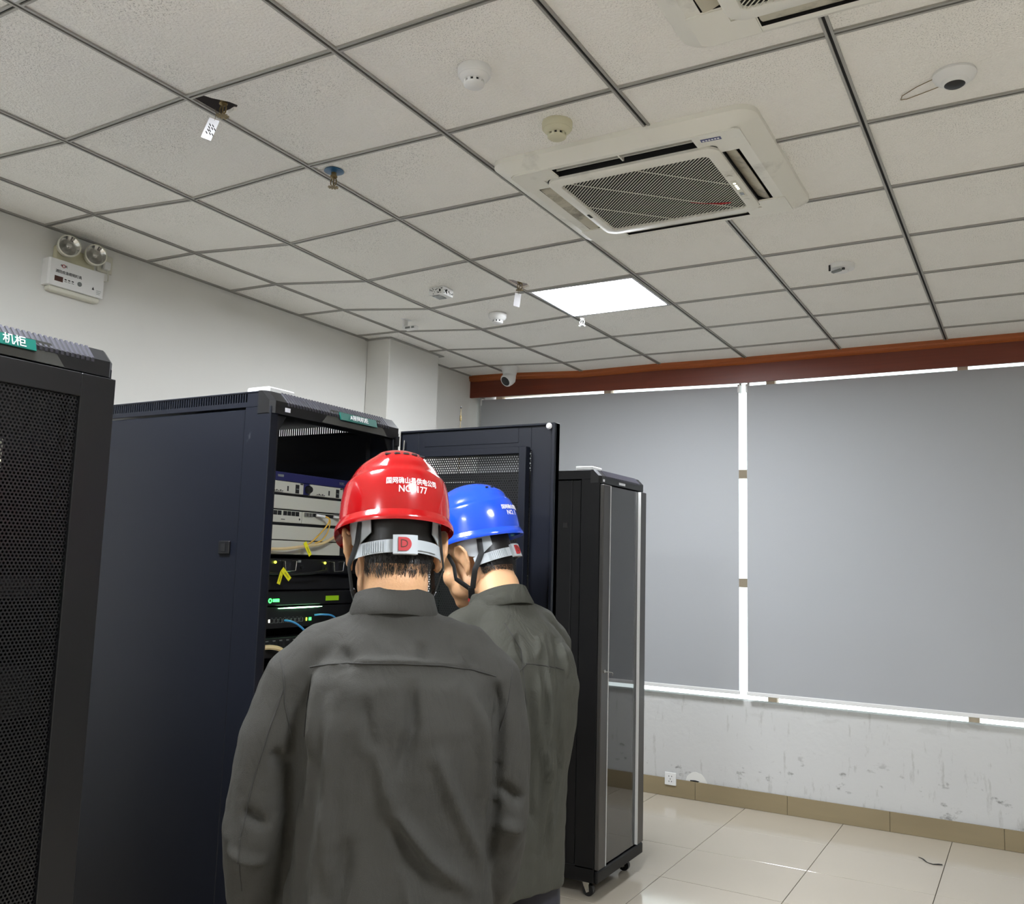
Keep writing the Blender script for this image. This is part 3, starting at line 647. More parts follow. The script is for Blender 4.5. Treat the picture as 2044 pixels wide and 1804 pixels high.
# ------------------------------------------------------------------ server racks (fronts face +x)
XF = -1.85
def T0(o, t): o.data.transform(Matrix.Translation(-Vector(t.location))); return o
def rack_body(t, y0, y1, depth=1.0, mt='rack', slots=True, z0=0., panel_lock=True, ribs=True):
    xb = XF-depth; ztop = 2.03; zc = 1.985
    P = lambda b, n, m, sm=None, par=None: T0(b.obj(n, m, par or t, sm), t)
    for y in (y0, y1-.03):
        for xx, w in ((XF-.10, .10), (xb, .06)):
            P(B().box(xx, xx+w, y, y+.03, z0+.06, zc, bev=.002), 'post', mt)
    for y, s in ((y0, 1), (y1, -1)):
        ya, yb = (y+.004, y+.012) if s > 0 else (y-.012, y-.004)
        sp = P(B().box(xb+.063, XF-.1035, ya, yb, z0+.07, zc-(.006 if s > 0 else -.004), bev=.002), 'side_panel', mt)
        if panel_lock and s > 0:
            lk = P(B().box(-2.022, -1.978, y-.003, y+.005, 1.565, 1.602, bev=.002), 'panel_lock', 'rackblk', None, sp); P(B().box(-2.008, -1.992, y-.0045, y-.002, 1.572, 1.595), 'keyhole', 'black', None, sp)
    P(B().box(xb, xb+.02, y0+.03, y1-.03, z0+.06, zc, bev=.002), 'rear_panel', 'rackin')
    P(B().box(xb, XF, y0, y1, z0, z0+.07, bev=.003), 'base', mt)
    # roof cap: slotted side bands, plate, chamfered ribbed front
    pl = B(); pl.box(xb, XF-.05, y0, y1, ztop-.006, ztop, bev=.002)
    for y, s in ((y0, 1), (y1, -1)):
        ya, yb = (y, y+.006) if s > 0 else (y-.006, y)
        pl.box(xb, XF-.05, ya, yb, zc, zc+.014); pl.box(XF-.095, XF-.05, ya, yb, zc+.014, ztop-.006); pl.box(xb, xb+.05, ya, yb, zc+.014, ztop-.006)
    roof = P(pl, 'roof', mt)
    for y, s in ((y0, 1), (y1, -1)):
        ya, yb = (y, y+.006) if s > 0 else (y-.006, y); g = B(); x = xb+.05
        if slots:
            while x < XF-.095: g.box(x, x+.0050, ya+(.002 if s > 0 else .0015), yb-(.0015 if s > 0 else .002), zc+.014, ztop-.006); x += .0104
        else: g.box(xb+.05, XF-.095, ya, yb, zc+.014, ztop-.006)
        P(g, 'vent_bars', mt, None, roof)
    prof = lambda y, c: [(XF-.05, y, 1.964), (XF+.006-c, y, 1.964), (XF+.006-c, y, 2.000), (XF-.024-c, y, ztop), (XF-.05, y, ztop)]
    cap = B().loft([prof(y0-.002, .012), prof(y0+.012, 0), prof(y1-.012, 0), prof(y1+.002, .012)]); cp = P(cap, 'front_cap', 'rackblk')
    if ribs:
        rb = B(); y = y0+.06
        while y < y1-.06:
            rb.add([(XF+.0078, y, 1.992), (XF+.0078, y+.0062, 1.992), (XF+.0078, y+.0062, 2.001), (XF+.0078, y, 2.001), (XF-.022, y, ztop+.0025), (XF-.022, y+.0062, ztop+.0025), (XF-.03, y, ztop-.004), (XF-.03, y+.0062, ztop-.004), (XF, y, 1.988), (XF, y+.0062, 1.988)],
                   [(0, 1, 2, 3), (3, 2, 5, 4), (4, 5, 7, 6), (0, 3, 4, 6, 8), (1, 9, 7, 5, 2), (0, 8, 9, 1)]); y += .0125
        P(rb, 'cap_ribs', 'rackrib', None, cp)
    return cp, roof
def slant(y, s):   # point on the sloping cap face; s=0 at its foot, 1 at its head
    return Vector((XF+.0095-.030*s, y, 2.0005+.030*s)) if s >= 0 else Vector((XF+.0095, y, 2.0005+.03*s))
def cap_label(t, ya, yb, txt, size, par, film=None, shift=0.):
    ex = Vector((0, 1, 0)); ey = (slant(0, .25)-slant(0, -.55)).normalized(); n = ex.cross(ey)
    if film: f0, f1 = film; c = [slant(f0, .35), slant(f1, .35), slant(f1+.03, -1.25), slant(f0-.05, -1.2)]; T0(B().add([q+n*.0025 for q in c]+[q+n*.0005 for q in c], [(0, 1, 2, 3), (7, 6, 5, 4), (0, 4, 5, 1), (1, 5, 6, 2), (2, 6, 7, 3), (3, 7, 4, 0)]).obj('tape_film', 'film', par), t)
    c = [slant(ya, -.55), slant(yb, -.55), slant(yb, .25), slant(ya, .25)]
    lb = T0(B().add([q+n*.0050 for q in c]+[q+n*.0012 for q in c], [(0, 1, 2, 3), (7, 6, 5, 4), (0, 4, 5, 1), (1, 5, 6, 2), (2, 6, 7, 3), (3, 7, 4, 0)]).obj('name_label', 'green', par), t)
    mid = (slant(0, .25)+slant(0, -.55))/2+Vector((0, (ya+yb)/2+shift, 0))+n*.0064
    o = text_obj('label_text', txt, size, frame(mid, ex, ey), 'txtw', lb, .0002, bold=.00008); T0(o, t)
# --- rack nearest the camera, closed perforated door
Y0, Y1 = .722, 1.317
t = thing('server_rack', 'dark server rack at the left edge with a closed perforated door', 'server rack', ((XF-.5), (Y0+Y1)/2, 0), group='server racks in the row')
cp, roof = rack_body(t, Y0, Y1, mt='rack'); cap_label(t, .93, 1.122, '机柜', .026, cp, (.93, 1.16), .048)
bpy.data.objects[cp.name]; 
d = B(); zb, zt = .08, 1.958
for (a0, a1, b0, b1) in ((Y0+.004, Y0+.09, zb, zt), (Y1-.09, Y1-.004, zb, zt), (Y0+.09, Y1-.09, zb, zb+.09), (Y0+.09, Y1-.09, 1.905, zt)): d.box(XF, XF+.022, a0, a1, b0, b1, bev=.0015)
dr = T0(d.obj('door', 'rackblk', t), t)
o = perforated('door_mesh', (XF+.014, Y0+.088, zb+.088), (0, 1, 0), (0, 0, 1), Y1-Y0-.176, 1.82-.083, .0086, .0030, 'rackblk', dr); T0(o, t)
T0(B().box(XF+.022, XF+.034, Y0+.02, Y0+.05, .95, 1.12, bev=.004).obj('door_handle', 'steel', dr), t)
def gear(name, label, y0, y1, z0, z1, m, depth=.35, xf=XF-.06, cat='network device', grp=None, x_extra=0):
    g = thing(name, label, cat, (xf-depth/2, (y0+y1)/2, z0), group=grp)
    b = B().box(xf-depth, xf, y0, y1, z0, z1, bev=.002); T0(b.obj('chassis', m, g), g); return g
def rails(t, y0, y1):
    for y in (y0+.05, y1-.068): T0(B().box(XF-.085, XF-.08, y, y+.018, .10, 1.95).obj('mounting_rail', 'rackin', t), t)
rails(t, Y0, Y1)
for k, (z0, z1, m, lb) in enumerate(((1.735, 1.80, 'router', 'pale network unit behind the mesh door, topmost in the left rack'), (1.65, 1.725, 'grey_face', 'grey unit below the topmost one behind the left rack mesh'), (1.58, 1.64, 'router', 'pale unit third from the top behind the left rack mesh'), (1.455, 1.50, 'rackblk', 'dark unit with a green lamp behind the left rack mesh'), (1.20, 1.30, 'rackblk', 'black server low behind the left rack mesh'))):
    g = gear('network_unit', lb, Y0+.055, Y0+.40 if k < 3 else Y1-.06, z0, z1, m, .4, XF-.075, grp='units behind the left rack mesh')
    if k == 3: T0(B().ell((XF-.072, 1.07, 1.478), (.006, .009, .009), 10, 8).obj('status_lamp', 'ledg', g), g)
    elif k == 0: T0(B().box(XF-.076, XF-.073, Y0+.2, Y0+.38, z0+.03, z0+.05).obj('port_row', 'black', g), g); T0(B().ell((XF-.072, 1.113, 1.752), (.003, .004, .004), 8, 6).obj('status_lamp', 'ledwh', g), g)
    elif k == 2: T0(B().box(XF-.075, XF-.068, Y0+.352, Y0+.372, z0+.006, z0+.026).obj('connector', 'brass', g), g)
    else: T0(B().box(XF-.076, XF-.073, Y0+.1, Y0+.3, z0+.015, z0+.03).obj('port_row', 'black', g), g)
for (a, c, mt, lb) in ((((-1.93, .90, 1.30), (-1.91, .98, 1.26), (-1.91, 1.06, 1.28), (-1.93, 1.10, 1.24)), 'cable_a', 'cbeige', 'beige cable looping behind the left rack mesh'), (((-1.93, .92, 1.02), (-1.9, 1.0, .98), (-1.9, 1.05, .97), (-1.93, 1.09, .93)), 'cable_b', 'cblue', 'blue cable low behind the left rack mesh')):
    o = B().tube(a, .004, 6).obj('patch_cable', mt, None, 40, label=lb, category='cable'); setorigin(o, a[1])
# --- middle rack with its door swung open
Y0, Y1 = 1.825, 2.420
t = thing('server_rack', 'dark blue-grey server rack standing open with its door swung out', 'server rack', ((XF-.5), (Y0+Y1)/2, 0), group='server racks in the row')
cp, roof = rack_body(t, Y0, Y1, mt='rack'); cap_label(t, 2.108, 2.285, 'A接网机柜', .019, cp, (2.075, 2.31))
T0(B().box(XF+.006, XF+.0075, 1.875, 1.895, 1.973, 1.985).obj('asset_sticker', 'paper', cp), t)
rails(t, Y0, Y1)
for y, s in ((Y0+.03, 1), (Y1-.03, -1)):
    X = Matrix(((0, 0, 1, XF-.012), (1, 0, 0, 0), (0, 1, 0, 0), (0, 0, 0, 1)))
    T0(B().prism([(y, 1.962), (y+s*.04, 1.962), (y+s*.012, 1.915), (y+s*.010, 1.10), (y, 1.10)], 0, .004, X=X).obj('gusset', 'rackblk', t), t)
# open door: hinged at the far post, standing square to the rack front
DX0, DX1, DZ0, DZ1, DY = XF+.028, -1.238, .09, 1.986, 2.405
d = B()
for (a0, a1, b0, b1) in ((DX0, DX0+.075, DZ0, DZ1), (DX1-.085, DX1, DZ0, DZ1), (DX0+.075, DX1-.085, DZ0, DZ0+.08), (DX0+.075, DX1-.085, 1.905, DZ1)): d.box(a0, a1, DY-.012, DY+.012, b0, b1, bev=.0015)
d.box(DX1-.010, DX1, DY-.022, DY+.012, DZ0, DZ1, bev=.001); d.box(DX0, DX1, DY-.020, DY-.012, DZ1-.006, DZ1, bev=.001)
dr = T0(d.obj('door', 'rack', t), t)
st = B()
for (a0, a1, b0, b1) in ((DX0+.055, DX0+.08, .15, 1.915), (DX1-.112, DX1-.088, .15, 1.915), (DX0+.08, DX1-.112, 1.893, 1.915), (DX0+.08, DX1-.112, .15, .172)): st.box(a0, a1, DY-.040, DY-.012, b0, b1, bev=.0015)
T0(st.obj('stiffener', 'rack', dr), t)
T0(B().box(DX0+.10, DX1-.13, DY-.0135, DY-.011, 1.93, 1.978, bev=.001).obj('pressed_panel', 'rack', dr), t)
o = perforated('door_mesh', (DX0+.073, DY, .165), (1, 0, 0), (0, 0, 1), DX1-DX0-.156, 1.745, .0086, .0030, 'rackblk', dr); T0(o, t)
T0(B().lathe([(.009, 0), (.010, .004), (.006, .010), (0, .011)], 16, Matrix.Translation((DX1-.018, DY-.022, 1.975))@Matrix.Rotation(pi/2, 4, 'X')).obj('door_knob', 'white', dr, 40), t)
hk = B(); hk.tube([(XF+.032, DY-.02, 1.985), (XF+.032, DY-.02, 1.925), (XF+.036, DY-.022, 1.913), (XF+.046, DY-.024, 1.912), (XF+.050, DY-.022, 1.925), (XF+.050, DY-.02, 1.955)], .0028, 8)
T0(hk.obj('hinge_pin', 'steel', dr, 40), t); T0(B().box(XF, XF+.03, DY-.012, DY+.012, 1.94, 1.97).obj('hinge', 'rackblk', dr), t); T0(B().box(XF, XF+.03, DY-.012, DY+.012, .30, .33).obj('hinge', 'rackblk', dr), t)
# gear in the open rack
XG = -1.93; LY, RY_ = 1.885, 2.262
g = gear('router', 'pale multi-slot router with a dark blue header in the open rack', LY, RY_+.03, 1.566, 1.812, 'rackblk', .42, XG-.012, 'router')
def gp(name, y0, y1, z0, z1, m, dx=.006, par=None, bev=.0012): return T0(B().box(XG-.013, XG+dx-.012, y0, y1, z0, z1, bev=bev).obj(name, m, par or g), g)
hdr = gp('header', LY, RY_+.03, 1.786, 1.812, 'routerb', .012)
gp('model_plate', 1.948, 1.972, 1.797, 1.804, 'grey_face', .0128, hdr, 0)
o = text_obj('maker_logo', 'H3C', .013, frame((XG+.0005, 2.235, 1.799), (0, 1, 0), (0, 0, 1)), 'grey_face', hdr); T0(o, g)
for a, b in ((LY, 2.062), (2.092, 2.245)):
    m_ = gp('card', a, b, 1.751, 1.785, 'router', .010); pb = b-.018
    gp('console_port', pb-.017, pb-.002, 1.753, 1.779, 'black', .0112, m_, 0); gp('port_bridge', pb-.015, pb-.004, 1.764, 1.767, 'grey_face', .012, m_, 0); gp('usb_slot', pb-.052, pb-.047, 1.757, 1.772, 'ink', .0112, m_, 0); gp('latch', pb+.003, pb+.014, 1.780, 1.784, 'ink', .0112, m_, 0)
    for q in range(5): gp('indicator', pb-.105+q*.008, pb-.101+q*.008, 1.755, 1.757+.002*(q % 2), 'ink', .0112, m_, 0)
    gp('print_line', pb-.11, pb-.07, 1.7525, 1.7532, 'ink', .0112, m_, 0)
gp('centre_strip', 2.064, 2.09, 1.751, 1.785, 'routerb', .008)
T0(B().lathe([(.012, 0), (.013, .008), (.009, .016), (0, .017)], 18, Matrix.Translation((XG-.006, 2.082, 1.768))@Matrix.Rotation(pi/2, 4, 'Y')).obj('lock_knob', 'blackp', g, 40), g)
gp('blank_plate', LY, 2.243, 1.703, 1.743, 'router', .010)
rj = gp('port_module', LY, 2.062, 1.663, 1.699, 'router', .009)
for q in range(7): gp('rj45_port', 1.925+q*.0172+(.006 if q > 2 else 0), 1.9395+q*.0172+(.006 if q > 2 else 0), 1.684, 1.697, 'black', .0102, rj, 0)
gp('latch_lever', 1.975, 1.990, 1.671, 1.673, 'ink', .010, rj, 0); gp('slot_mark', 2.05, 2.054, 1.672, 1.678, 'ink', .010, rj, 0)
fm = gp('fibre_module', 2.064, 2.243, 1.663, 1.699, 'router', .009); gp('transceiver_row', 2.085, 2.243, 1.686, 1.697, 'blackp', .0105, fm, 0)
for q in range(3): gp('transceiver', 2.07+q*.013, 2.08+q*.013, 1.685, 1.697, 'steel', .014, fm, 0)
for q in range(2): T0(B().cyl((XG+.004, 2.118+q*.08, 1.691), (XG+.016, 2.145+q*.08, 1.689), .0042, n=10).obj('fibre_plug', 'white', fm, 40), g)
gp('blank_plate', LY, 2.243, 1.612, 1.654, 'router', .010); gp('blank_plate', LY, 2.243, 1.569, 1.609, 'router', .010)
gp('rack_ear', 2.247, 2.29, 1.568, 1.782, 'rackin', .008)
for zz in (1.765, 1.72, 1.66, 1.60): T0(B().lathe([(.005, 0), (.005, .006), (0, .008)], 12, Matrix.Translation((XG-.006, 2.262, zz))@Matrix.Rotation(pi/2, 4, 'Y')).obj('thumb_screw', 'steel', g, 40), g)
T0(B().tube([(XG-.005, 2.255, 1.76), (XG+.012, 2.258, 1.755), (XG+.012, 2.258, 1.70), (XG-.005, 2.255, 1.69)], .0025, 8).obj('handle', 'steel', g, 40), g)
def cable(pts, r, m, lb, name='fibre_cable'):
    P = [Vector(p) for p in pts]; out = []
    for i in range(len(P)-1):
        p0, p1, p2, p3 = P[max(i-1, 0)], P[i], P[i+1], P[min(i+2, len(P)-1)]
        for k in range(6): u = k/6; out.append(.5*((2*p1)+(-p0+p2)*u+(2*p0-5*p1+4*p2-p3)*u*u+(-p0+3*p1-3*p2+p3)*u**3))
    out.append(P[-1]); o = B().tube(out, r, 7).obj(name, m, None, 50, label=lb, category='cable'); return setorigin(o, P[0])
xc = XG+.022
cable([(xc-.006, 2.142, 1.689), (xc, 2.158, 1.682), (xc, 2.148, 1.66), (xc+.002, 2.105, 1.625), (xc+.002, 2.065, 1.60), (xc, 2.02, 1.592), (xc-.004, 1.95, 1.583), (xc-.03, 1.875, 1.582)], .0024, 'fibre', 'yellow fibre cable leaving the left transceiver of the router')
cable([(xc-.006, 2.142, 1.688), (xc+.002, 2.160, 1.678), (xc+.003, 2.150, 1.64), (xc+.003, 2.125, 1.615), (xc, 2.10, 1.605)], .0018, 'fibre', 'thin yellow fibre looping down in front of the router')
cable([(xc-.006, 2.222, 1.689), (xc, 2.245, 1.68), (xc+.004, 2.235, 1.655), (xc+.002, 2.19, 1.63), (xc+.002, 2.13, 1.605), (xc+.002, 2.05, 1.594), (xc-.002, 1.96, 1.584), (xc-.032, 1.875, 1.584)], .0045, 'cbeige', 'thick pale yellow cable crossing the lower half of the router')
def flag(a, b, w, lb, par=None, m='yellow', marks=True):
    a = Vector(a); b = Vector(b); d = (b-a); n = Vector((d.y*0, -d.z, d.y)).normalized()*w/2; e = Vector((.0008, 0, 0))
    o = B().add([a-n, a+n, b+n, b-n, a-n-e, a+n-e, b+n-e, b-n-e], [(0, 1, 2, 3), (7, 6, 5, 4), (0, 4, 5, 1), (1, 5, 6, 2), (2, 6, 7, 3), (3, 7, 4, 0)]).obj('cable_tag', m, None, label=lb, category='tag', group='yellow cable tags')
    if marks:
        k = B(); rr = random.Random(int(a.z*1e4))
        for q in range(6): u = .35+.08*q; p = a+d*u; k.add([p-n*.35+e, p+n*.35*rr.uniform(.2, 1)+e, p+n*.3+d*.035+e, p-n*.35+d*.035+e], [(0, 1, 2, 3)])
        kk = k.obj('tag_print', 'ink', o)
    setorigin(o, a)
    if marks: kk.data.transform(Matrix.Translation(-a))
flag((xc+.007, 2.047, 1.606), (xc+.009, 2.072, 1.567), .013, 'yellow flag tag on the thick cable in front of the router')
g = gear('power_shelf', 'black power shelf with two wire handles below the router', LY, 2.335, 1.512, 1.556, 'rackblk', .40, XG-.004, 'power shelf')
for a in (1.985, 2.20):
    T0(B().tube([(XG-.004, a, 1.549), (XG+.014, a, 1.548), (XG+.014, a+.004, 1.519), (XG+.014, a+.044, 1.521), (XG+.014, a+.048, 1.549), (XG-.004, a+.048, 1.550)], .002, 8).obj('wire_handle', 'steel', g, 40), g)
    T0(B().box(XG-.006, XG-.002, a+.006, a+.04, 1.522, 1.546).obj('fan_grille', 'rackin', g), g); k = B()
    for q in range(7): k.add([(XG-.0015, a+.006+q*.005, 1.522), (XG-.0015, a+.0075+q*.005, 1.522), (XG-.0015, min(a+.04, a+.0255+q*.005), 1.546), (XG-.0015, min(a+.0385, a+.024+q*.005), 1.546)], [(0, 1, 2, 3)])
    T0(k.obj('grille_wire', 'rackrib', g), g)
    T0(B().ell((XG-.001, a-.025, 1.545), (.003, .005, .004), 10, 8).obj('status_lamp', 'ledy', g), g)
T0(B().box(XG-.005, XG-.001, 2.165, 2.195, 1.520, 1.545).obj('power_inlet', 'black', g), g); T0(B().tube([(XG, 2.18, 1.530), (XG+.02, 2.16, 1.522), (XG+.02, 2.10, 1.514), (XG+.01, 2.02, 1.510), (XG, 1.92, 1.512)], .004, 8).obj('power_lead', 'blackp', g, 40), g)
T0(B().box(XG-.005, XG-.001, 2.055, 2.068, 1.545, 1.552).obj('rating_plate', 'grey_face', g), g); T0(B().lathe([(.006, 0), (.006, .006), (0, .007)], 12, Matrix.Translation((XG-.004, 2.072, 1.531))@Matrix.Rotation(pi/2, 4, 'Y')).obj('thumb_screw', 'blackp', g, 40), g)
flag((XG+.02, 1.968, 1.526), (XG+.022, 2.000, 1.495), .015, 'yellow tag slanting to the right under the power shelf'); flag((XG+.018, 1.970, 1.518), (XG+.018, 1.958, 1.482), .013, 'yellow tag hanging straight down under the power shelf', m='yellow')
T0_ = T0
g = gear('cable_manager', 'black blank panel between the power shelf and the firewall', LY, 2.335, 1.462, 1.506, 'rackin', .06, XG-.03, 'panel')
g = gear('firewall', 'black firewall unit with a glowing green name and a lime sticker', LY, 2.335, 1.418, 1.458, 'rackblk', .40, XG-.004, 'firewall')
T0(B().box(XG-.005, XG-.0025, 2.190, 2.250, 1.428, 1.443).obj('lime_sticker', 'lime', g), g)
T0(B().lathe([(.007, 0), (.007, .001), (.004, .001), (.004, 0)], 18, Matrix.Translation((XG-.004, 1.951, 1.433))@Matrix.Rotation(pi/2, 4, 'Y'), caps=False).obj('lit_logo', 'ledg', g), g); k = B()
for q in range(3): k.box(XG-.0045, XG-.0025, 1.962+q*.0088, 1.9695+q*.0088, 1.429, 1.438)
T0(k.obj('lit_name', 'ledg', g), g)
lb = B(); lb.loft([[(XG-.006, y, z-h), (XG+.001, y, z-h), (XG+.001, y, z+h), (XG-.006, y, z+h)] for y, z, h in ((1.985, 1.4098, .0004), (2.03, 1.4102, .0016), (2.09, 1.4106, .0018), (2.14, 1.411, .0014), (2.170, 1.4112, .0004))])
g = gear('network_switch', 'black switch with a bright green light bar and white-outlined ports', LY, 2.335, 1.352, 1.414, 'rackblk', .35, XG-.004, 'switch')
T0(lb.obj('light_bar', 'ledw', g), g)
for q in range(8):
    y = 1.955+q*.0175; k = B()
    for (a0, a1, b0, b1) in ((0, .0135, 0, .0009), (0, .0009, 0, .011), (.0126, .0135, 0, .011), (0, .004, .0105, .0115), (.0095, .0135, .0105, .0115), (.004, .0095, .0145, .0153)): k.box(XG-.004, XG-.003, y+a0, y+a1, 1.368+b0, 1.368+b1)
    T0(k.obj('port_outline', 'grey_face', g), g)
for (y, m) in ((1.949, 'ledwh'), (2.105, 'ledy'), (2.118, 'ledg'), (2.124, 'ledg')): T0(B().box(XG-.0045, XG-.0025, y, y+.004, 1.370, 1.379).obj('port_lamp', m, g), g)
cable([(XG-.002, 2.012, 1.374), (XG+.018, 2.02, 1.372), (XG+.03, 2.04, 1.36), (XG+.03, 2.07, 1.335), (XG+.0, 2.10, 1.28)], .0032, 'cblue', 'blue patch cable plugged into the switch with the light bar', 'patch_cable')
cable([(XG-.002, 2.14, 1.385), (XG+.016, 2.16, 1.387), (XG+.024, 2.2, 1.38), (XG+.01, 2.26, 1.34)], .003, 'cblue', 'teal patch cable at the right of the lit switch', 'patch_cable')
g = gear('patch_bay', 'black patch bay under the lit switch in the open rack', LY, 2.335, 1.268, 1.325, 'rackblk', .08, XG-.004, 'patch panel')
for q in range(12): T0(B().box(XG-.005, XG-.003, 1.94+q*.028, 1.955+q*.028, 1.30, 1.312).obj('port', 'black', g), g); T0(B().box(XG-.004, XG-.0028, 1.942+q*.028, 1.953+q*.028, 1.315, 1.318).obj('port_number', 'grey_face', g), g)
cable([(XG-.002, 1.93, 1.300), (XG+.014, 1.95, 1.301), (XG+.024, 1.98, 1.292), (XG+.02, 2.03, 1.26)], .007, 'cbeige', 'fat beige cable at the patch panel, half hidden by the worker', 'patch_cable')
# unit lying on the roof
o = B().box(-1.995, -1.905, 1.868, 1.975, 2.032, 2.052, bev=.004).obj('access_point', 'white', None, label='flat white box lying on the roof of the open rack', category='box'); setorigin(o, (-1.95, 1.92, 2.032))
# --- far rack on casters with a glass door
Y0, Y1 = 4.056, 4.626
t = thing('server_rack', 'tall black cabinet on casters with a glass door near the windows', 'server rack', ((XF-.5), (Y0+Y1)/2, 0), group='server racks in the row')
cp, roof = rack_body(t, Y0, Y1, mt='rack3', slots=False, z0=.075, panel_lock=False, ribs=True)
T0(B().box(-2.006, -2.000, Y0+.001, Y0+.006, .12, 1.98).obj('panel_seam', 'black', t), t); T0(B().box(-2.048, -2.022, Y0, Y0+.006, 1.74, 1.768, bev=.002).obj('panel_lock', 'black', t), t)
T0(B().box(XF+.006, XF+.0075, 4.08, 4.10, 1.972, 1.984).obj('asset_sticker', 'paper', cp), t); T0(B().box(XF+.006, XF+.0075, 4.28, 4.36, 1.972, 1.984).obj('asset_sticker', 'paper', cp), t)
d = B()
for (a0, a1) in ((Y0+.004, Y0+.085), (Y1-.085, Y1-.004)): d.box(XF, XF+.022, a0, a1, .135, 1.957, bev=.003)
dr = T0(d.obj('door', 'alum', t), t); T0(B().box(XF+.004, XF+.009, Y0+.085, Y1-.085, .137, 1.955).obj('glass', 'doorglass', dr), t)
for yy in (Y0+.085, Y1-.089): T0(B().box(XF+.008, XF+.024, yy, yy+.003, .137, 1.955).obj('bright_strip', 'white', dr), t)
T0(B().box(XF, XF+.02, Y0, Y1, .075, .13, bev=.006).obj('kick_plate', 'rack3', t), t); lk = T0(B().lathe([(.008, 0), (.008, .008), (0, .009)], 14, Matrix.Translation((XF+.022, Y0+.03, 1.052))@Matrix.Rotation(pi/2, 4, 'Y')).obj('door_lock', 'steel', dr, 40), t)
T0(B().tube([(XF+.03, Y0+.03, 1.050), (XF+.036, Y0+.06, 1.046), (XF+.038, Y0+.09, 1.042), (XF+.036, Y0+.11, 1.035), (XF+.036, Y0+.10, 1.025)], .0022, 6).obj('key_ring', 'steel', dr, 40), t)
rails(t, Y0, Y1)
for (xx, yy) in ((XF-.06, Y0+.05), (XF-.06, Y1-.09), (XF-.92, Y0+.05), (XF-.92, Y1-.09)):
    ca = T0(B().box(xx-.03, xx+.03, yy-.025, yy+.025, .068, .076).obj('caster', 'steel', t), t); k = B()
    for s in (-1, 1): k.prism([(-.018, .07), (.018, .07), (.022, .024), (.008, .016)], -.0015, .0015, X=Matrix.Translation((xx, yy+s*.014, 0))@Matrix(((1, 0, 0, 0), (0, 0, 1, 0), (0, 1, 0, 0), (0, 0, 0, 1))))
    T0(k.obj('fork', 'steel', ca), t); T0(B().tube([(xx+.014, yy-.011, .0275), (xx+.014, yy+.011, .0275)], .0272, 24).obj('wheel', 'blackp', ca, 40), t); T0(B().tube([(xx+.014, yy-.0175, .0275), (xx+.014, yy+.0175, .0275)], .006, 10).obj('axle', 'steel', ca, 40), t)
g = gear('reflected_shape', 'pale-framed panel put in for a reflected shape inside the glass-door cabinet', Y0+.06, Y0+.33, 1.13, 1.36, 'white2', .05, XF-.05, 'reflection'); T0(B().box(XF-.052, XF-.048, Y0+.075, Y0+.315, 1.155, 1.345).obj('grey_face', 'grey_face', g), g)  # panel added behind the door to imitate something the glass reflects
o = B().box(XF-.1, XF-.085, Y0+.11, Y0+.125, 1.45, 1.95, bev=.002).obj('cable_trough', 'white2', None, label='white vertical trough inside the glass-door cabinet', category='trough'); setorigin(o, (XF-.09, Y0+.117, 1.45))
cable([(XF-.10, Y0+.15, .30), (XF-.06, Y0+.27, .28), (XF-.05, Y0+.33, .22), (XF-.06, Y0+.28, .16), (XF-.09, Y0+.14, .15)], .004, 'white', 'white cable coiled at the bottom of the glass-door cabinet', 'power_cable')
o = B().box(-1.99, -1.90, 4.07, 4.19, 2.032, 2.05, bev=.003).obj('access_point', 'white', None, label='small flat white box on the roof of the glass-door cabinet', category='box'); setorigin(o, (-1.945, 4.13, 2.032))
t = thing('antenna', 'thin whip antenna with a small base rising behind the open rack door', 'antenna', (-2.815, 4.25, 2.03))
B().lathe([(.022, 0), (.022, .012), (.006, .02), (.004, .03)], 18).obj('magnetic_base', 'blackp', t, 40); B().cyl((0, 0, .03), (0, 0, .40), .0022, .0016, n=8).obj('rod', 'brass', t, 40); B().cyl((0, 0, .325), (0, 0, .355), .006, n=10).obj('coil', 'brass', t, 40); B().ell((0, 0, .402), (.004, .004, .008), 10, 8).obj('tip', 'blackp', t, 40)
#PART3
# ------------------------------------------------------------------ the two workers
def fused(b, voxel, it=4, fac=.5):
    """one continuous surface from overlapping closed shapes"""
    me = b.mesh('tmp', ['skin']); o = bpy.data.objects.new('tmp', me); COL.objects.link(o)
    r = o.modifiers.new('r', 'REMESH'); r.mode = 'VOXEL'; r.voxel_size = voxel
    s = o.modifiers.new('s', 'SMOOTH'); s.iterations = it; s.factor = fac
    out = bpy.data.meshes.new_from_object(o.evaluated_get(bpy.context.evaluated_depsgraph_get()))
    bpy.data.objects.remove(o); bpy.data.meshes.remove(me); out.materials.clear()
    out.polygons.foreach_set('use_smooth', [True]*len(out.polygons)); return out
def sellipse(cx, cy, z, hx, hy, n=40, e=2.5, tilt=0.):
    out = []
    for k in range(n):
        a = 2*pi*k/n; c, s = math.cos(a), math.sin(a)
        out.append((cx+hx*math.copysign(abs(c)**(2/e), c), cy+hy*math.copysign(abs(s)**(2/e), s), z+tilt*s*hy))
    return out
def seg_dist(P, a, b):
    ab = b-a; t = np.clip(((P-a)@ab)/(ab@ab), 0, 1); return np.linalg.norm(P-(a+t[:, None]*ab), axis=1)
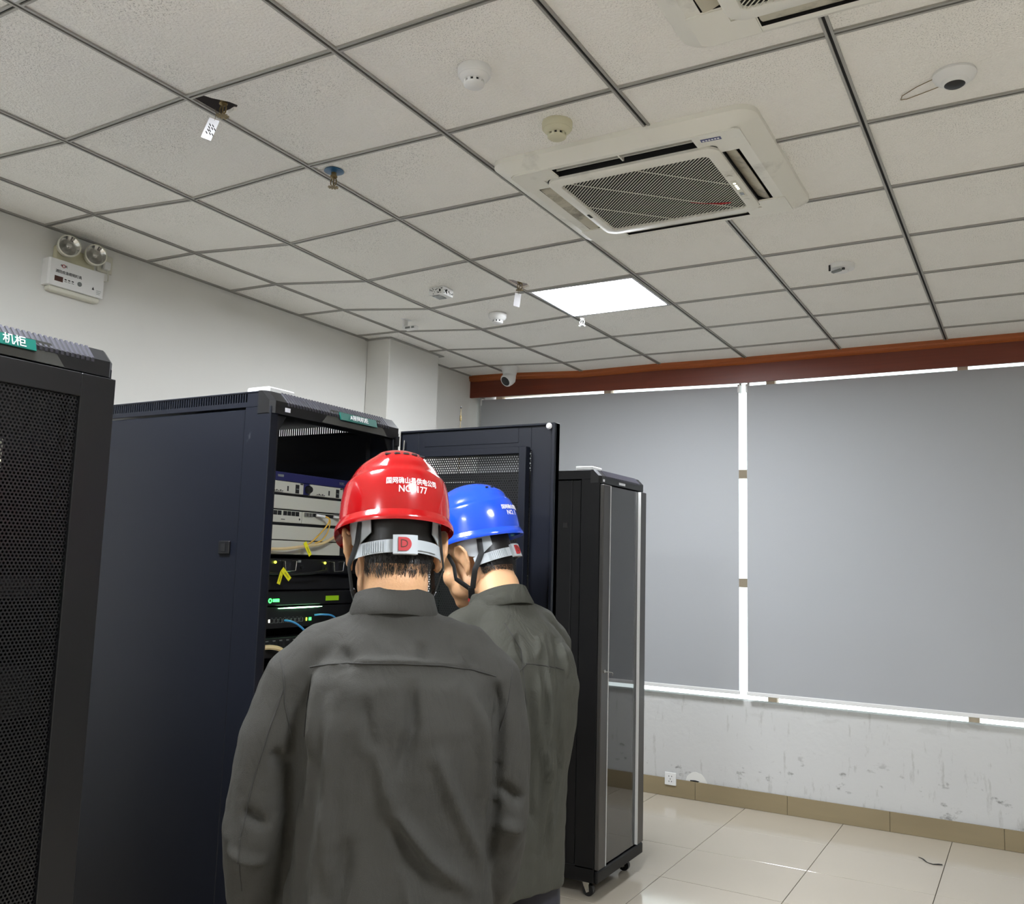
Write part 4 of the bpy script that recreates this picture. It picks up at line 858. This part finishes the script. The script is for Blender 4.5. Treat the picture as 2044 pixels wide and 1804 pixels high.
def displace(me, folds, side, noise_amp, seed):
    n = len(me.vertices); co = np.empty(n*3); me.vertices.foreach_get('co', co); co = co.reshape(-1, 3)
    no = np.empty(n*3); me.vertices.foreach_get('normal', no); no = no.reshape(-1, 3)
    S = np.array([math.cos(side), math.sin(side)]); u = co[:, :2]@S; nb = -(no[:, 0]*-S[1]+no[:, 1]*S[0]); w = np.clip(nb*1.6, 0, 1)
    P = np.stack([u, co[:, 2]], 1); d = np.zeros(n)
    for pts, wd, amp in folds:
        m = np.full(n, 9.); sp = np.zeros(n); L = np.concatenate([[0], np.cumsum([math.dist(a, b) for a, b in zip(pts[:-1], pts[1:])])])
        for q, (a, b) in enumerate(zip(pts[:-1], pts[1:])):
            a, b = np.array(a, float), np.array(b, float); ab = b-a; tt = np.clip(((P-a)@ab)/(ab@ab), 0, 1); dd = np.linalg.norm(P-(a+tt[:, None]*ab), axis=1)
            sp = np.where(dd < m, (L[q]+tt*(L[q+1]-L[q]))/L[-1], sp); m = np.minimum(m, dd)
        d += amp*1.95*np.exp(-(m/(wd*.78))**2)*w*np.clip(4.5*sp*(1-sp), 0, 1)      # folds die away towards their ends
    r = np.array([noise.noise(Vector((c[0]*16+seed, c[1]*16, c[2]*4.5)))*.7+noise.noise(Vector((c[0]*34+seed, c[1]*34, c[2]*15+3)))*.42+abs(noise.noise(Vector((c[0]*22-seed, c[1]*22, c[2]*22))))*.5 for c in co])
    d = np.maximum(d+r*noise_amp, -.013)
    co += no*d[:, None]; me.vertices.foreach_set('co', co.ravel()); me.update()
def drape(bvh, pts, side, r, name, mt, parent, n=40):
    S = Vector((math.cos(side), math.sin(side), 0)); Nn = Vector((-S.y, S.x, 0)); out = []
    P = [Vector((p[0], p[1])) for p in pts]; L = [0]
    for a, b in zip(P[:-1], P[1:]): L.append(L[-1]+(b-a).length)
    for k in range(n+1):
        s = L[-1]*k/n; i = max(j for j in range(len(L)-1) if L[j] <= s+1e-9); q = P[i].lerp(P[i+1], (s-L[i])/max(1e-6, L[i+1]-L[i]))
        h = bvh.ray_cast(S*q.x+Vector((0, 0, q.y))-Nn*.8, Nn)
        if h[0] is not None: out.append(h[0]-Nn*r*.15)
    if len(out) > 3: return B().tube(out, r, 6).obj(name, mt, parent, 60)
def hand(b, wrist, d, side):
    """palm, four unequal bent fingers and a thumb leaving the side of the palm"""
    d = Vector(d).normalized(); inn = Vector((-side, 0, 0)); inn = (inn-d*inn.dot(d)).normalized(); wide = d.cross(inn).normalized()   # inn: palm side
    w = Vector(wrist); c = w+d*.05
    b.loft([[tuple(w+d*t+wide*(ww*math.cos(a))+inn*(th*math.sin(a))) for a in [2*pi*k/14 for k in range(14)]] for t, ww, th in ((-.02, .026, .02), (.015, .032, .017), (.055, .042, .016), (.092, .040, .013))])
    for k, (off, ln) in enumerate(((.031, .070), (.011, .079), (-.010, .074), (-.030, .058))):
        p0 = w+d*.085+wide*off; p1 = p0+d*ln*.42+inn*.008; p2 = p1+d*ln*.28+inn*ln*.22; p3 = p2+d*ln*.14+inn*ln*.24
        b.tube([p0, p1, p2, p3], [.0095, .009, .0085, .0068], 10)
    t0 = w+d*.02+wide*.026; b.tube([t0, t0+d*.03+wide*.022+inn*.010, t0+d*.058+wide*.026+inn*.020, t0+d*.075+wide*.022+inn*.026], [.014, .0115, .010, .0075], 10)
def head_shapes(b, X):
    E = lambda c, r, R=None: b.ell((0, 0, 0), r, 24, 16, 0, X@Matrix.Translation(c)@(R or Matrix()))
    E((0, -.008, .040), (.077, .098, .088)); E((0, .030, .0), (.067, .068, .09)); E((0, .052, -.045), (.055, .05, .06)); E((0, .062, -.085), (.036, .038, .026))
    E((0, .075, .045), (.055, .03, .04)); E((0, -.055, -.01), (.062, .045, .06))
    for s in (-1, 1):
        E((s*.045, .028, -.056), (.022, .050, .036)); E((s*.038, .064, -.020), (.030, .030, .032)); E((s*.026, .090, .031), (.024, .013, .010))
        # ear: flat shell, rim and lobe
        R = Matrix.Rotation(s*math.radians(24), 4, 'Z')@Matrix.Rotation(math.radians(-10), 4, 'X')
        E((s*.083, -.006, .002), (.006, .020, .034), R)
        rim = [(.079, .013, .008), (.086, .015, .027), (.094, .003, .042), (.099, -.015, .038), (.100, -.026, .017), (.096, -.023, -.008), (.089, -.011, -.028), (.081, .002, -.037)]
        b.tube([X@Vector((s*p[0], p[1], p[2])) for p in rim], [.0055, .006, .006, .006, .0055, .0055, .006, .008], 8)
    b.loft([[tuple(X@Vector((hw*math.cos(a), y+dp*math.sin(a), z))) for a in [2*pi*k/12 for k in range(12)]] for z, y, hw, dp in ((.028, .088, .008, .012), (.005, .096, .010, .014), (-.016, .103, .015, .016), (-.026, .096, .014, .012))])
    E((0, .092, -.050), (.022, .010, .006)); E((0, .090, -.060), (.020, .010, .007))
def worker(name, label, loc, rz, hp, hyaw, hpitch, torso, arms, collar, folds, seams, side, shirt, seed, knees):
    t = thing(name, label, 'person', loc, rz)
    HX = Matrix.Translation(hp)@Matrix.Rotation(hyaw, 4, 'Z')@Matrix.Rotation(-hpitch, 4, 'X')
    # ---- body
    b = B(); head_shapes(b, HX)
    nb = Vector((torso[-1][0], torso[-1][1], torso[-1][2])); n0 = HX@Vector((0, -.03, .0)); n1 = HX@Vector((0, -.030, -.07))
    b.tube([n0, n1, n1.lerp(nb, .55), nb, nb-Vector((0, -.01, .06))], [.058, .060, .0605, .058, .05], 20)
    b.loft([sellipse(cx, cy, z, hx*.75, hy*.74) for cx, cy, z, hx, hy in torso[:-1]])
    hips = torso[0]
    for (pts, rad, hd) in arms:
        b.tube(pts, [r*.60 for r in rad], 14); hand(b, pts[-1], hd, 1 if pts[0][0] > 0 else -1)
    for s in (-1, 1): b.tube([(s*.085, hips[1], .90), (s*.10, hips[1]+.01, .70), (s*.10, hips[1]+.025, .48), (s*.105, hips[1], .26), (s*.105, hips[1]-.02, .07)], [.085, .075, .055, .052, .04], 14)
    me = fused(b, .0055, 6); me.materials.append(M['skin']); link('body', me, t)
    bm = bmesh.new(); bm.from_mesh(me); bbv = BVHTree.FromBMesh(bm); bm.free()
    # ---- shirt
    b = B(); b.loft([sellipse(cx, cy, z, hx, hy) for cx, cy, z, hx, hy in torso])
    for (pts, rad, hd) in arms:
        P = [Vector(p) for p in pts]; P[-1] = P[-1]-(P[-1]-P[-2]).normalized()*.015; b.tube(P, rad, 20)
    me = fused(b, .0062, 7); displace(me, folds, side, .0058, seed); me.materials.append(M[shirt]); sh = link('shirt', me, t)
    bm = bmesh.new(); bm.from_mesh(me); bvh = BVHTree.FromBMesh(bm); bm.free()
    for pts, r, sd in seams: drape(bvh, pts, sd, r, 'seam', 'seam', sh)
    for (pts, rad, hd) in arms:
        P = [Vector(p) for p in pts]; d = (P[-1]-P[-2]).normalized(); q = P[-1]-d*.012
        B().tube([q-d*.055, q-d*.05, q, q+d*.004], [rad[-1]*.94, rad[-1]*1.03, rad[-1]*1.0, rad[-1]*.9], 22).obj('cuff', shirt, sh, 60)
    cx, cy, rx, ry, zb, zf, ht, fl = collar; rings = []; N = 56
    for k in range(N):
        a = 2*pi*k/N; s_ = math.sin(a); front = (s_+1)/2; zz = zb+(zf-zb)*front; lean = .012*(1-front)
        R = lambda r, z: (cx+(rx+r)*math.cos(a), cy+(ry+r)*s_+lean*(z-zz)/ht, z)
        gap = .02*max(0., front-.93)/.07
        rings.append([R(-.004, zz+ht-gap), R(.001, zz+ht+.001-gap), R(.004+fl*.3, zz+ht*.6), R(.006+fl, zz+.002), R(.003+fl, zz-.006), R(-.001, zz+ht*.3), R(-.005, zz+ht*.7)])
    c = B(); nn = 7; V = [v for r in rings for v in r]; fs = []
    for k in range(N):
        k2 = (k+1) % N
        for j in range(nn): j2 = (j+1) % nn; fs.append((k*nn+j, k2*nn+j, k2*nn+j2, k*nn+j2))
    c.add(V, [f[::-1] for f in fs]).obj('collar', shirt, sh, 50)
    # ---- trousers and shoes
    b = B(); hz = hips[2]+.06
    b.loft([sellipse(hips[0], hips[1], z, hx, hy) for z, hx, hy in ((hz, .155, .105), (.90, .172, .118), (.82, .172, .116))])
    for s in (-1, 1): b.tube([(s*.082, hips[1], .90), (s*.095, hips[1]+.005, .70), (s*.10, hips[1]+.02, .47), (s*.105, hips[1], .25), (s*.107, hips[1]-.02, .05)], [.098, .092, .074, .070, .072], 20)
    me = fused(b, .008, 5); displace(me, [], 0, .006, seed+9); me.materials.append(M['trouser']); link('trousers', me, t)
    for s in (-1, 1):
        x = s*.107; y = hips[1]-.02
        b = B(); b.loft([[tuple((x+hw*math.cos(a), y+yy, max(.012, .012+hh*(.5+.5*math.sin(a))) if math.sin(a) > -.9 else .012)) for a in [2*pi*k/16 for k in range(16)]] for yy, hw, hh in ((-.07, .03, .06), (-.05, .038, .085), (.0, .042, .095), (.06, .044, .075), (.12, .05, .05), (.17, .044, .035), (.195, .02, .02))])
        so = b.obj('shoe', 'shoe', t, 60)
        B().prism([(x+px*1.06, y+py) for px, py in ((-.035, -.078), (.035, -.078), (.043, 0), (.05, .11), (.03, .19), (-.03, .19), (-.05, .11), (-.043, 0))], 0, .016).obj('sole', 'blackp', so)
    # ---- short black hair: cap plus a fringe of fine strands down the nape
    h = B(); rr = random.Random(seed); cap = []
    TH = np.linspace(-72, 72, 43)
    def skull(th, z):   # scalp point at angle th (0 = back of head) and head-frame height z, found on the body surface
        d = Vector((math.sin(th), -math.cos(th), 0)); o_ = HX@(Vector((0, -.008, z))+d*.22); h_ = bbv.ray_cast(o_, -(HX.to_3x3()@d))
        return HX.inverted()@h_[0] if h_[0] is not None else Vector((0, -.008, z))+d*.09
    def low(th): return -.008-.034*max(0, math.cos(th))**.6
    rings = []
    for zi in range(12):
        ring = []
        for thd in TH:
            th = math.radians(thd); z0 = low(th); z = z0+(.11-z0)*zi/11; p = skull(th, z); o_ = .0045 if zi > 1 else .0012; d = Vector((math.sin(th), -math.cos(th), 0)); ring.append(tuple(HX@(p+d*o_)))
        rings.append(ring)
    h.loft(rings, closed=False, caps=False)
    for k in range(1100):
        th = math.radians(rr.uniform(-66, 66)); z = low(th)+rr.uniform(-.014, .03); p = skull(th, max(z, -.06)); d = Vector((math.sin(th), -math.cos(th), 0)); p = p+d*.001
        ln = rr.uniform(.005, .022); sw = Vector((math.cos(th), math.sin(th), 0))*rr.uniform(-.006, .006); e = p+Vector((0, 0, -ln))+d*rr.uniform(.0, .003)+sw-d*max(0, -.03-z)*.25; w = Vector((math.cos(th), math.sin(th), 0))*.00042
        mid = (p+e)/2+d*.003; h.add([HX@(p-w), HX@(p+w), HX@(mid+w), HX@(mid-w), HX@e], [(0, 1, 2, 3), (3, 2, 4)])
    h.obj('hair', 'hair', t, 60)
    for s in (-1, 1):
        e = B(); e.ell((0, 0, 0), (.0115, .0115, .0085), 16, 12, 0, HX@Matrix.Translation((s*.031, .0815, .013))); eo = e.obj('eye', 'eyew', t, 60)
        e = B(); e.ell((0, 0, 0), (.005, .003, .005), 12, 8, 0, HX@Matrix.Translation((s*.031, .0910, .0125))); e.obj('iris', 'ink', eo, 60)
        e = B(); e.tube([HX@Vector((s*x_, y_, z_)) for x_, y_, z_ in ((.014, .103, .034), (.028, .101, .039), (.042, .092, .036))], [.003, .004, .0025], 8); e.obj('eyebrow', 'hair', t, 60)
    return t, HX
def wmat(loc, rz): return Matrix.Translation(loc)@Matrix.Rotation(rz, 4, 'Z')
def hard_hat(label, X, HXw, mt, lines, wt, chin):
    """safety helmet; X places the shell (origin at brim centre), HXw is the wearer's head frame"""
    t = thing('hard_hat', label, 'helmet', X.translation, group='hard hats worn by the workers'); Xi = Matrix.Translation(-X.translation)
    A, Bb, H = .1015, .124, .143
    def surf(th, tz, off=0.):      # th: 0 = back; tz 0..1 from brim to crown
        k = (1-tz**2.8)**(1/2.2) if tz < 1 else 0.
        crease = .0046/(1+math.exp((tz-(.56+.06*math.cos(th)))*70))
        ridge = 0.
        x0, y0 = (A*k)*math.sin(th), -(Bb*k)*math.cos(th)
        top = 1/(1+math.exp((abs(x0)-.040)*380))*(1/(1+math.exp((.70-tz)*45))); ridge = .0052*top
        n = Vector((x0/A**2, y0/Bb**2, .35*tz/H+1e-4)).normalized()
        return Vector((x0, y0, H*tz))+n*(crease+ridge+off)
    N = 96; rings = []
    tzs = [0, .02, .05, .1, .16, .22, .28, .34, .40, .45, .49, .52, .54, .56, .58, .60, .62, .65, .68, .71, .74, .77, .80, .84, .88, .92, .955, .98, .993, .9995]
    def brim(th, r, z):
        f = max(0, -math.cos(th)); ext = -.001+.040*f**3; p = surf(th, 0); d = Vector((math.sin(th)*A, -math.cos(th)*Bb, 0)).normalized(); return p+d*(r*(.009+ext))+Vector((0, 0, z-.006*r*(1+2*f)))
    for (r, z) in ((0., -.010), (.9, -.011), (1., -.008), (1., -.004), (.85, -.001), (.4, .002), (.1, .005)): rings.append([tuple(X@brim(2*pi*k/N, r, z)) for k in range(N)])
    for tz in tzs[1:]: rings.append([tuple(X@surf(2*pi*k/N, tz)) for k in range(N)])
    inner = [[tuple(X@surf(2*pi*k/N, tz, -.004)) for k in range(N)] for tz in (.999, .9, .75, .5, .25, .06)]
    b = B(); b.loft(rings+[], caps=False); b.loft(inner+[[tuple(X@brim(2*pi*k/N, 0., -.010)) for k in range(N)]], caps=False)
    b.v = [tuple(Xi@Vector(v)) for v in b.v]; sh = b.obj('shell', mt, t, 75)
    for q, xx in enumerate((-.034, -.017, 0., .017, .034)):     # vent slots under the crown ridge
        p = X@surf(math.asin(max(-1, min(1, xx/.074))), .845, .0012); n = (X.to_3x3()@Vector((xx*4, -.8, .9))).normalized(); ex = (X.to_3x3()@Vector((1, 0, -xx*3))).normalized()
        B().box(-.0056, .0056, -.0026, .0026, -.003, .0012, bev=.001, X=Xi@frame(p, ex, n.cross(ex))).obj('vent', 'black', sh)
    for body, size, tz, dth in lines:      # lettering curved onto the back of the shell
        R = .115
        def warp(co, size=size, tz=tz, dth=dth):
            z = tz+co.y/(H*.92); return Xi@X@surf(dth+co.x/R, z, .0006+co.z)
        text_obj('lettering', body, size, None, wt, sh, .0003, warp=warp, bold=.00012)
    # headband with ratchet, buckle and chin straps in the wearer's head frame
    W = Xi@HXw
    def hb(th, z, off=0.): d = Vector((math.sin(th), -math.cos(th), 0)); return Vector(((.0835+off)*math.sin(th), -.010-(.1045+off)*math.cos(th), z))
    def band(a0, a1, z0, z1, off, th_, mt2, name, par=None, n=40):
        r = []
        for k in range(n+1): a = a0+(a1-a0)*k/n; r.append([tuple(W@hb(a, z0, off)), tuple(W@hb(a, z1, off)), tuple(W@hb(a, z1, off+th_)), tuple(W@hb(a, z0, off+th_))])
        return B().loft(r).obj(name, mt2, par or t, 40)
    hbn = band(-1.35, 1.35, -.026, -.002, .001, .0022, 'hgrey', 'headband')
    for k in range(11): a = -.95+k*.052; band(a, a+.018, -.024, -.004, .003, .0022, 'hgrey', 'ratchet_tooth', hbn, 3)
    bx = band(-.24, .24, -.031, .004, .0032, .009, 'hgrey', 'buckle')
    band(.24, .78, -.022, -.003, .003, .003, 'hgrey', 'strap_end', hbn, 12)
    o_ = hb(-.02, -.0135, .0128); fr = W@Matrix(((1, 0, 0, o_.x), (0, 0, -1, o_.y), (0, 1, 0, o_.z), (0, 0, 0, 1)))
    pts = [(-.0115, -.0125), (.001, -.0125)]+[(.001+.0115*math.cos(a), .0125*math.sin(a)) for a in [(-80+160*k/10)*pi/180 for k in range(11)]]+[(.001, .0125), (-.0115, .0125)]
    B().prism(pts, -.002, .0014, X=fr).obj('ratchet_knob', 'inkred', bx)
    text_obj('knob_letter', 'D', .021, fr@Matrix.Translation((-.001, 0, .0017)), 'rust', bx, .0004, bold=-.0002)
    for s in (-1, 1):      # inner cradle plates at the temples
        a0 = 1.0*s; r = []
        for k in range(9): a = s*(.75+.9*k/8); r.append([tuple(W@hb(a, -.006+.022*abs(k-4)/4, -.001)), tuple(W@hb(a, .050, .002)), tuple(W@hb(a, .050, .004)), tuple(W@hb(a, -.006+.022*abs(k-4)/4, .001))])
        B().loft(r).obj('cradle', 'hgrey', t, 40)
        back = [hb(s*1.05, .040, .004), hb(s*1.12, .0, .0055), Vector((s*.090, -.030, -.035)), Vector((s*.080, -.002, -.075))]; fr_ = [hb(s*2.05, .035, .003), hb(s*1.95, .0, .004), Vector((s*.082, .036, -.035)), Vector((s*.078, .006, -.075))]
        dn = [Vector((s*.079, .002, -.072)), Vector((s*.066, .020, -.105)), Vector((s*.038, .045, -.124)), Vector((s*.0, .056, -.128))]
        for q in (back, fr_, dn):
            P = [W@p for p in q]; out = []
            for i in range(len(P)-1):
                for k in range(5): out.append(P[i].lerp(P[i+1], k/5))
            out.append(P[-1]); ctr = W@Vector((0, 0, -.02)); up = (out[len(out)//2]-ctr).normalized()
            B().tube(out, .0075, 8, flat=.18, up=up).obj('chin_strap', 'strapb', t, 60)
        P = [W@p for p in dn]; sl = B().tube([P[0], P[0].lerp(P[1], .75)], .0088, 8, flat=.45, up=(P[0]-W@Vector((0, 0, -.02))).normalized()).obj('strap_slider', 'strapb', t, 40)
        for k in range(9): c0 = P[0].lerp(P[1], .06+.08*k); c1 = P[0].lerp(P[1], .085+.08*k); B().tube([c0, c1], .0096, 8, flat=.5, up=(P[0]-W@Vector((0, 0, -.02))).normalized()).obj('slider_rib', 'blackp', sl)
        B().tube([P[0].lerp(P[1], .80), P[1]], .0098, 8, flat=.5, up=(P[0]-W@Vector((0, 0, -.02))).normalized()).obj('strap_clip', chin, t, 40)
    return t
# worker with the red helmet, back to the camera
LR, RZR = (-1.047, 1.377, 0), .650
torsoR = [(.012, 0, .80, .190, .135), (.012, 0, .92, .188, .132), (.012, .0, 1.05, .184, .128), (.014, -.002, 1.17, .188, .130), (.014, -.006, 1.27, .192, .132), (.010, -.010, 1.345, .172, .116), (.004, -.008, 1.40, .130, .092), (.0, -.004, 1.445, .085, .072), (0, 0, 1.485, .072, .066)]
armsR = [([(-.05, -.006, 1.415), (-.125, -.010, 1.388), (-.170, -.012, 1.345), (-.205, -.018, 1.24), (-.228, -.012, 1.08), (-.226, .045, .96), (-.205, .13, .845)], [.055, .056, .062, .062, .058, .056, .048], (.1, .7, -.7)),
         ([(.05, -.006, 1.42), (.135, -.010, 1.393), (.182, -.010, 1.345), (.205, -.006, 1.24), (.212, .0, 1.10), (.205, .045, .985), (.178, .095, .885)], [.055, .056, .061, .060, .054, .051, .046], (-.1, .45, -.9))]
foldsR = [([(-.160, 1.33), (-.163, 1.20), (-.168, 1.05), (-.170, .85)], .011, -.011), ([(.196, 1.33), (.196, 1.20), (.190, 1.05), (.186, .85)], .011, -.010), ([(-.10, 1.16), (-.115, 1.02), (-.10, .86)], .014, .006), ([(.03, 1.05), (.06, .95), (.05, .84)], .014, .006), ([(-.142, 1.362), (-.146, 1.312), (-.148, 1.24), (-.15, 1.12)], .010, -.012), ([(-.128, 1.362), (-.130, 1.30), (-.128, 1.22)], .012, .007), ([(.189, 1.352), (.197, 1.306), (.190, 1.24)], .010, -.010),
          ([(.036, 1.36), (.04, 1.279), (.019, 1.195)], .016, -.010), ([(-.02, 1.25), (.013, 1.141), (.073, 1.065), (.164, .99)], .016, .012), ([(.0, 1.17), (.03, 1.10), (.09, 1.03)], .014, -.007),
          ([(.077, 1.25), (.119, 1.149), (.172, 1.03)], .015, .010), ([(-.098, 1.34), (-.096, 1.243), (-.1, 1.142), (-.09, 1.0)], .014, .008), ([(-.047, 1.33), (-.026, 1.24)], .012, -.005), ([(.134, 1.35), (.164, 1.27), (.176, 1.12)], .014, .008),
          ([(-.144, 1.372), (-.055, 1.385), (.016, 1.386), (.1, 1.381), (.19, 1.362)], .007, .0035), ([(-.09, 1.41), (-.07, 1.37)], .013, -.006), ([(.10, 1.42), (.13, 1.37)], .013, .005), ([(.05, 1.42), (.06, 1.385)], .012, -.004),
          ([(-.20, 1.23), (-.17, 1.20)], .012, -.008), ([(-.245, 1.13), (-.20, 1.10)], .012, -.009), ([(-.27, 1.06), (-.20, 1.035)], .013, .008), ([(.2, 1.17), (.25, 1.13)], .012, -.009), ([(.2, 1.10), (.25, 1.08)], .012, .007), ([(-.06, 1.1), (-.08, .95)], .018, -.006)]
seamsR = [([(-.143, 1.371), (-.107, 1.379), (-.055, 1.383), (.016, 1.384), (.088, 1.381), (.143, 1.372), (.189, 1.359)], .0013, 0.), ([(-.203, 1.400), (-.187, 1.354), (-.183, 1.311), (-.168, 1.252)], .0013, 0.), ([(.222, 1.375), (.214, 1.315), (.200, 1.262)], .0013, 0.), ([(-.186, 1.333), (-.205, 1.269), (-.229, 1.176), (-.245, 1.084)], .0014, 0.), ([(-.246, 1.08), (-.247, 1.02), (-.244, .98)], .0014, 0.), ([(-.140, 1.36), (-.145, 1.312), (-.147, 1.252)], .0012, 0.)]
tR, HXR = worker('person', 'worker in a dark grey work shirt and red helmet, back to the camera', LR, RZR, (-.004, .040, 1.578), .16, .22, torsoR, armsR, (0, 0, .0735, .070, 1.474, 1.432, .040, .006), foldsR, seamsR, 0., 'shirt', 11, None)
WR = wmat(LR, RZR)
XR_ = WR@Matrix.Translation((-.006, .046, 1.628))@Matrix.Rotation(.22, 4, 'Z')@Matrix.Rotation(-.19, 4, 'X')@Matrix.Rotation(.03, 4, 'Y')
hard_hat('glossy red safety helmet with white lettering on the back', XR_, WR@HXR, 'hred', [('国网确山县供电公司', .0125, .40, .06), ('NO. 177', .0168, .29, .055)], 'txtw', 'strapb')
# worker with the blue helmet, turned towards the open rack
LB, RZB = (-1.205, 2.070, 0), .527+.70
torsoB = [(0, .0, .755, .176, .124), (0, .0, .88, .176, .124), (0, -.004, 1.03, .180, .126), (0, -.012, 1.15, .194, .136), (0, -.014, 1.25, .199, .138), (0, -.008, 1.33, .186, .126), (0, .006, 1.395, .140, .096), (0, .020, 1.443, .090, .074), (0, .028, 1.480, .075, .067)]
armsB = [([(-.05, .02, 1.415), (-.125, .022, 1.388), (-.175, .03, 1.345), (-.205, .06, 1.24), (-.212, .11, 1.12), (-.16, .24, 1.06), (-.09, .34, 1.08)], [.055, .056, .061, .058, .053, .049, .043], (.3, .9, .1)),
         ([(.05, .02, 1.415), (.13, .022, 1.390), (.178, .025, 1.345), (.205, .045, 1.24), (.21, .09, 1.12), (.17, .22, 1.06), (.10, .33, 1.09)], [.055, .056, .061, .058, .053, .049, .043], (-.3, .9, .1))]
sdB = -.70
foldsB = [(([(u*1.1, 1.567+(z-1.567)*1.1) for u, z in pts]), w*.8, amp*1.5) for pts, w, amp in (([(.084, 1.413), (.099, 1.26), (.092, 1.099), (.09, .90)], .009, .009), ([(.112, 1.403), (.132, 1.283), (.118, 1.10)], .009, -.008), ([(.059, 1.314), (.065, 1.152), (.056, .95)], .009, -.008), ([(.075, 1.33), (.078, 1.2), (.10, 1.05)], .008, .006), ([(.11, 1.2), (.10, 1.05), (.115, .9)], .008, .007), ([(.03, 1.2), (.04, 1.05), (.03, .9)], .010, .007), ([(.13, 1.38), (.145, 1.3)], .008, .005), ([(.05, 1.1), (.075, .98)], .008, -.006), ([(.02, 1.40), (.045, 1.34)], .008, -.006), ([(.07, 1.40), (.075, 1.35)], .008, .005), ([(.125, 1.25), (.135, 1.1), (.12, .95)], .008, -.006))]
seamsB = [([(.050, 1.318), (.10, 1.311), (.15, 1.296)], .0013, sdB), ([(-.005, 1.412), (.038, 1.350), (.053, 1.230), (.056, 1.09)], .0013, sdB), ([(.02, 1.285), (.052, 1.316)], .0013, sdB)]
tB, HXB = worker('person', 'worker in a faded grey-green shirt and blue helmet, looking down towards the rack', LB, RZB, (0, .132, 1.562), .42, .40, torsoB, armsB, (0, .028, .0755, .072, 1.468, 1.405, .040, .010), foldsB, seamsB, sdB, 'shirt2', 23, None)
WB = wmat(LB, RZB)
XB_ = WB@Matrix.Translation((.0, .142, 1.630))@Matrix.Rotation(.42, 4, 'Z')@Matrix.Rotation(-.22, 4, 'X')
hard_hat('glossy blue safety helmet with white lettering, worn by the worker beside the rack door', XB_, WB@HXB, 'hblue', [('国网确山县供电公司', .0125, .40, .06), ('NO. 1', .0168, .29, -.11)], 'txtw', 'inkred')
